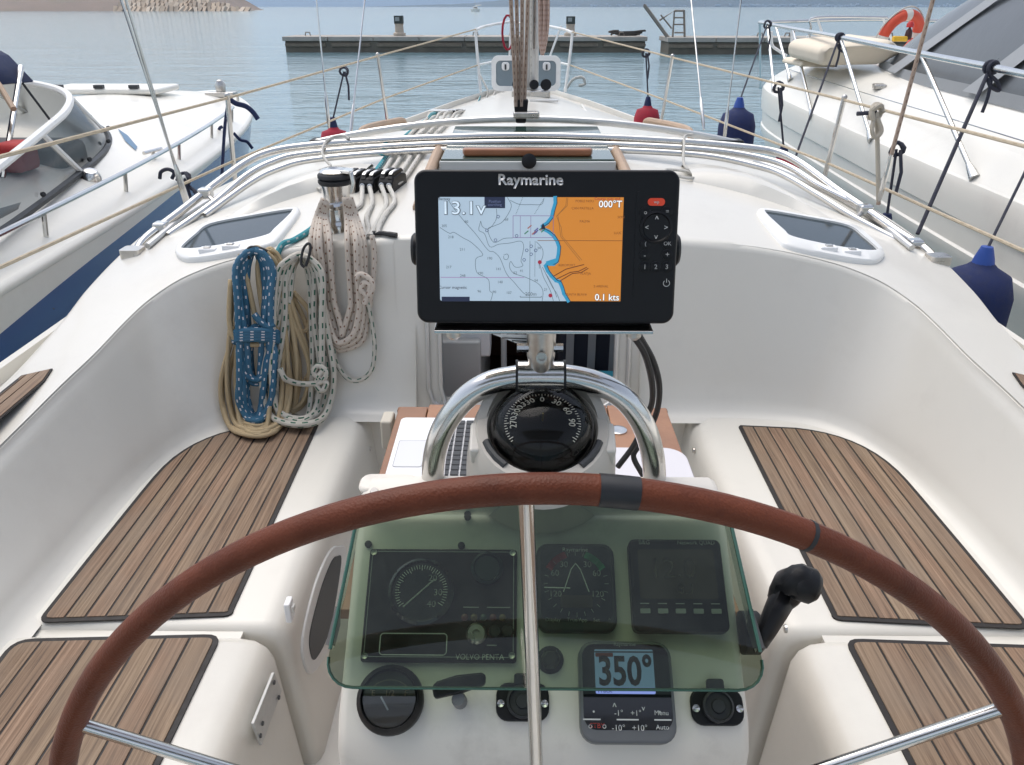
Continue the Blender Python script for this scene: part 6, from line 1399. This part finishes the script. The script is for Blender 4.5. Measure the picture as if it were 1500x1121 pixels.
# fore part: pulpit seat and ladder
for px in ([(1160, 44), (1160, 70), (1162, 78), (1186, 79), (1197, 76)], [(1183, 52), (1184, 66), (1190, 74), (1200, 79)], [(1130, 46), (1131, 66), (1140, 74), (1152, 82)]): mb = MB(); mb.tube(crv([aty(u, v, 9.5) for u, v in px], 4), .016, 8); put('bow_ladder', mb, PAINTW, ry)
mb = MB(); mb.tube(crv([aty(1184, 62, 9.9), aty(1188, 40, 9.9), aty(1196, 26, 9.9), aty(1300, 26, 9.9)], 4), .016, 8); put('bow_arch', mb, STEEL, ry)
for u, v0, v1 in ((1197, 27, 68), (1293, 26, 60)): mb = MB(); mb.tube([aty(u, v0, 9.9), aty(u + 14, v1, 9.9)], .014, 8); put('arch_leg', mb, PAINTW, ry)
# thin guard wire through the stanchions
mb = MB(); mb.tube([aty(1150, 100, 8.9), atx(1255, 133, 2.62), atx(1386, 172, 2.5), atx(1500, 207, 2.42), atx(1700, 265, 2.3)], .0035, 6); put('guard_wire', mb, STEEL, ry)
# cushions on the foredeck
cz = rdk(XR - .5, 7.6)
mb = MB(); cu = [onpx for onpx in (aty(1200, 97, 7.2), aty(1200, 72, 7.2), aty(1215, 66, 7.2), aty(1310, 58, 7.0), aty(1325, 80, 7.0), aty(1290, 95, 7.2))]; mb.prism(cu, (0, .9, .02)); put('sun_cushion', mb, CREAM, ry, bevel=.05, seg=4)
mb = MB(); cu = [aty(u, v, 7.8) for u, v in ((1172, 98), (1176, 90), (1205, 86), (1230, 92), (1225, 99))]; mb.prism(cu, (0, .6, 0)); put('head_cushion', mb, CREAM, ry, bevel=.03, seg=3)
# wheelhouse with a grey screen cover
def rpt(u, v, x): return atx(u, v, x)
base = [Vector((XR, 7.85, -.45)), Vector((3.55, 7.7, -.47))] + [atx(1290, 97, 3.15), atx(1312, 112, 2.98), atx(1360, 127, 2.90), atx(1430, 145, 2.83), atx(1500, 163, 2.78), atx(1640, 198, 2.72)]
topc = [Vector((XR, 6.3, .22)), Vector((3.6, 6.25, .22)), Vector((3.30, 6.0, .21)), Vector((3.20, 5.6, .20)), Vector((3.14, 5.1, .19)), Vector((3.10, 4.6, .18)), Vector((3.06, 4.0, .17)), Vector((3.0, 2.9, .15))]
bc, tc_ = crv(base, 6), crv(topc, 6)
mirr = lambda L_: list(reversed([Vector((2 * XR - p.x, p.y, p.z)) for p in L_[1:]])) + L_
GREYV = M('grey_screen_cover', (.085, .092, .10), .3, noise=.25, nscale=3, bump=.4, bscale=9, coat=.2)
bm_, tm_ = mirr(bc), mirr(tc_)
mb = MB(); mb.grid([[b.lerp(t, k / 10) + Vector((-.03 * math.sin(k / 10 * math.pi), 0, .03 * math.sin(k / 10 * math.pi))) if b.x <= XR else b.lerp(t, k / 10) for b, t in zip(bm_, tm_)] for k in range(11)]); put('screen_cover', mb, GREYV, ry, sharp=60)
mb = MB(); mb.grid([bm_, [Vector((p.x + (-.22 if p.x < XR - .3 else .22 if p.x > XR + .3 else 0), p.y + (.35 if abs(p.x - XR) < 1.0 else .02), rdk(p.x + (-.22 if p.x < XR else .22), p.y) - .01)) for p in bm_]]); put('cabin_side', mb, GELB, ry, sharp=60)
mb = MB(); mb.grid([[p + Vector((-.012 if p.x < XR else .012, .012, .0)) for p in bm_], [p + Vector((-.010 if p.x < XR else .01, -.004, .075)) for p in bm_]]); put('cover_hem', mb, M('pale_grey_hem', (.30, .315, .33), .6, noise=.1, nscale=10), ry, sharp=60)
for fr0 in (.42, .70):
    i = len(bc) - 1; k0 = int(i * fr0); b, t = bc[k0], tc_[min(k0 + 2, i)]; b2, t2 = bc[min(i, k0 + 2)], tc_[min(k0 + 4, i)]; of = Vector((-.045, 0, .035))
    mb = MB(); mb.grid([[b.lerp(t, k / 8) + of, b2.lerp(t2, k / 8) + of] for k in range(9)]); put('cover_band', mb, MATS['pale_grey_hem'], ry)
mb = MB(); mb.grid([tm_, [p + Vector((0, -.05, .10)) for p in tm_], [Vector((XR + (p.x - XR) * .9, p.y - .2, p.z + .16)) for p in tm_]]); put('coaming_top', mb, GELB, ry, sharp=60)
hood = []
for j in range(6):
    hood.append([Vector((p.x + (-.06 if p.x < XR else .06) * (1 - j / 5), p.y + .05 - .12 * j, p.z + .05 + .13 * j ** .6)) for p in tm_])
mb = MB(); mb.grid(hood); put('navy_hood', mb, NAVY, ry, sharp=60)
# white brow under the cover and small deck gear
c = atx(1284, 139, 2.75); c.z = rdk(c.x, c.y); mb = MB(); mb.prism([c + Vector((x, y, .0)) for x, y in ((-.05, -.05), (.04, -.07), (.07, .06), (-.02, .07))], (0, 0, .035)); put('deck_filler', mb, STEELD, ry, bevel=.01)
c = atx(1308, 224, 2.49); mb = MB()
for dz_ in (.05, .0): mb.tube([c + Vector((-.01, -.12, .03 + dz_ * .3)), c + Vector((.01, .12, .05))], .011, 8)
mb.tube([c + Vector((0, -.04, -.03)), c + Vector((0, -.04, .04))], .011, 8); mb.tube([c + Vector((0, .04, -.03)), c + Vector((0, .04, .04))], .011, 8); put('mooring_cleat', mb, STEEL, ry)
# life ring
LRp = aty(1318, 54, 8.7); lr = thing('life_ring', 'orange life ring with pale bands on the motor yacht deck', 'life ring', LRp - Vector((0, 0, .2)))
la, lbv = Vector((.93, .30, .0)).normalized(), Vector((.12, -.2, .97)).normalized()
mb = MB(); NR = 48; mb.tube([LRp + .205 * (math.cos(2 * math.pi * k / NR) * la + math.sin(2 * math.pi * k / NR) * lbv) for k in range(NR)], .055, 14, closed=True); ro = put('ring', mb, M('orange_ring', (.62, .075, .035), .5, noise=.12, nscale=9), lr)
for d0 in (95, 185, 275, 5):
    mb = MB(); mb.tube([LRp + .205 * (math.cos(R_(d0 + k * 3)) * la + math.sin(R_(d0 + k * 3)) * lbv) for k in range(-3, 4)], .057, 14); put('reflective_band', mb, M('pale_band', (.66, .63, .58), .5), ro)
mb = MB(); mb.tube([LRp + .275 * (math.cos(2 * math.pi * k / 40) * la + math.sin(2 * math.pi * k / 40) * lbv) * (1 + .03 * math.cos(k * math.pi / 5)) for k in range(4, 32)], .008, 6); put('grab_line', mb, ROPE_WHITE, lr)
sl = thing('safety_light', 'small yellow and red floating light beside the life ring', 'light', aty(1325, 57, 6.75))
c = aty(1318, 57, 8.5); mb = MB(); mb.box(c, (.14, .06, .05)); put('light_float', mb, M('yellow_plastic', (.70, .42, .03), .45), sl, bevel=.012)
c = aty(1331, 50, 8.5); mb = MB(); mb.lathe([(.03, -.05), (.034, -.02), (.03, .03), (.012, .05), (0, .1)], c, n=14); put('light_bulb', mb, M('dark_bulb', (.05, .012, .01), .4), sl)
mb = MB(); mb.lathe([(.034, 0), (.034, .03), (.02, .05), (0, .055)], c + Vector((0, 0, .06)), n=14); put('light_cap', mb, M('red_plastic', (.5, .03, .03), .4), sl)
# fender lines of the motor yacht tied to the rail, mooring line with knot
GL = 'black fender lines tied to the motor yacht rail'
def railpt(u): return min(crv(rail, 12), key=lambda P_: abs(750 + FPX * (P_ - CAM).dot(CR) / (P_ - CAM).dot(CF) - u) + (0 if P_.x < XR else 1e4))
for lab, u, lo in (('black fender line tied to the rail beside the cushions', 1231, (1166, 228)), ('thick black fender line hitched to the rail by the screen cover', 1453, (1344, 343))):
    t_ = railpt(u); b = atx(lo[0], lo[1], 2.02); t = thing('fender_line', lab, 'rope', b, GL)
    mb = MB(); mb.tube([t_ + Vector((-.02, -.01, -.03)), b], .0085 if u < 1400 else .0105, 8); put('line', mb, ROPE_NAVY, t)
    mb = MB(); mb.tube([t_ + Vector((.0, .02 * math.sin(a * .5), 0)) + Vector((.028 * math.cos(a), .0, .028 * math.sin(a))) for a in [j * .5 for j in range(26)]], .011, 7); mb.tube(crv([t_ + Vector((-.02, -.02, -.03)), t_ + Vector((.03, -.03, -.07)), t_ + Vector((.05, -.03, -.11)), t_ + Vector((.0, -.03, -.09)), t_ + Vector((-.02, -.02, -.05))], 5), .010, 7); mb.tube(crv([t_ + Vector((0, -.02, -.04)), t_ + Vector((.0, -.03, -.14)), t_ + Vector((-.01, -.03, -.22))], 4), .009, 7); put('hitch', mb, ROPE_NAVY, t)
wl_ = thing('knotted_line', 'cream rope with a round knot hanging from the starboard lifeline', 'rope', aty(1284, 300, 3.45))
mb = MB(); k0 = aty(1284, 165, 3.45); mb.tube(crv([aty(1287, 300, 3.4), aty(1286, 240, 3.43), aty(1285, 200, 3.45), k0], 4), .010, 8)
mb.tube([k0 + Vector((.026 * math.cos(a), .02 * math.sin(a * 1.3), .030 * math.sin(a))) for a in [j * .45 for j in range(24)]], .011, 8); mb.tube(crv([k0 + Vector((.0, -.02, -.02)), k0 + Vector((.022, -.03, -.07)), k0 + Vector((.0, -.03, -.095)), k0 + Vector((-.02, -.03, -.06)), k0], 5), .009, 8); put('knot_and_fall', mb, rope_mat('rope_cream', (.50, .45, .37)), wl_)
mb = MB(); e_ = k0 + Vector((-.08, 0, -.005)); mb.tube([k0, e_], .009, 7); put('rope_tail', mb, ROPE_NAVY, wl_)

# ------------------------------------------------------------------ bimini over the helm (above the frame; its underside mirrors in the compass dome)
bi = thing('bimini_awning', 'grey canvas bimini stretched on steel hoops above the helm', 'awning', (0, 0, .4))
rowsb = []
for j in range(9):
    y = -1.6 + 1.3 * j / 8; rowsb.append([Vector((x, y, .62 + .16 * math.cos(x * .95) - .05 * ((y - .0) / 1.5) ** 2)) for x in [-1.45 + 2.9 * k / 16 for k in range(17)]])
mb = MB(); mb.grid(rowsb); o = put('canopy', mb, M('grey_canvas', (.30, .30, .31), .9), bi, sharp=60); sol = o.modifiers.new('cloth', 'SOLIDIFY'); sol.thickness = .006
for y in (-1.58, -.95, -.32):
    mb = MB(); mb.tube(crv([(-1.5, -.3 + y * .15, -.9), (-1.48, y * .8, .1), (-1.44, y, .66)] + [(x, y, .60 + .16 * math.cos(x * .95) - .05 * (y / 1.5) ** 2) for x in (-1, 0, 1)] + [(1.44, y, .66), (1.48, y * .8, .1), (1.5, -.3 + y * .15, -.9)], 5), .0125, 8); put('bimini_hoop', mb, STEEL, bi)
# ------------------------------------------------------------------ light sea haze over the whole bay
hz = MB(); hz.box((0, 6800, Z0 - 1 + 90), (18600, 14800, 182))
m = bpy.data.materials.new('sea_haze'); m.use_nodes = True; t = m.node_tree; t.nodes.clear()
oo_ = t.nodes.new('ShaderNodeOutputMaterial'); pv = t.nodes.new('ShaderNodeVolumePrincipled'); pv.inputs['Color'].default_value = (.50, .70, .95, 1); pv.inputs['Density'].default_value = .00012; pv.inputs['Anisotropy'].default_value = .2
t.links.new(pv.outputs[0], oo_.inputs['Volume'])
o = put('haze', hz, m, sharp=0); o['kind'] = 'stuff'
# ------------------------------------------------------------------ lift everything so that the sea is z = 0
for o in list(COL.objects):
    if o.parent is None and o.type not in {'CAMERA', 'LIGHT'}: o.location.z += WATER
sun.location = (0, 0, 20)
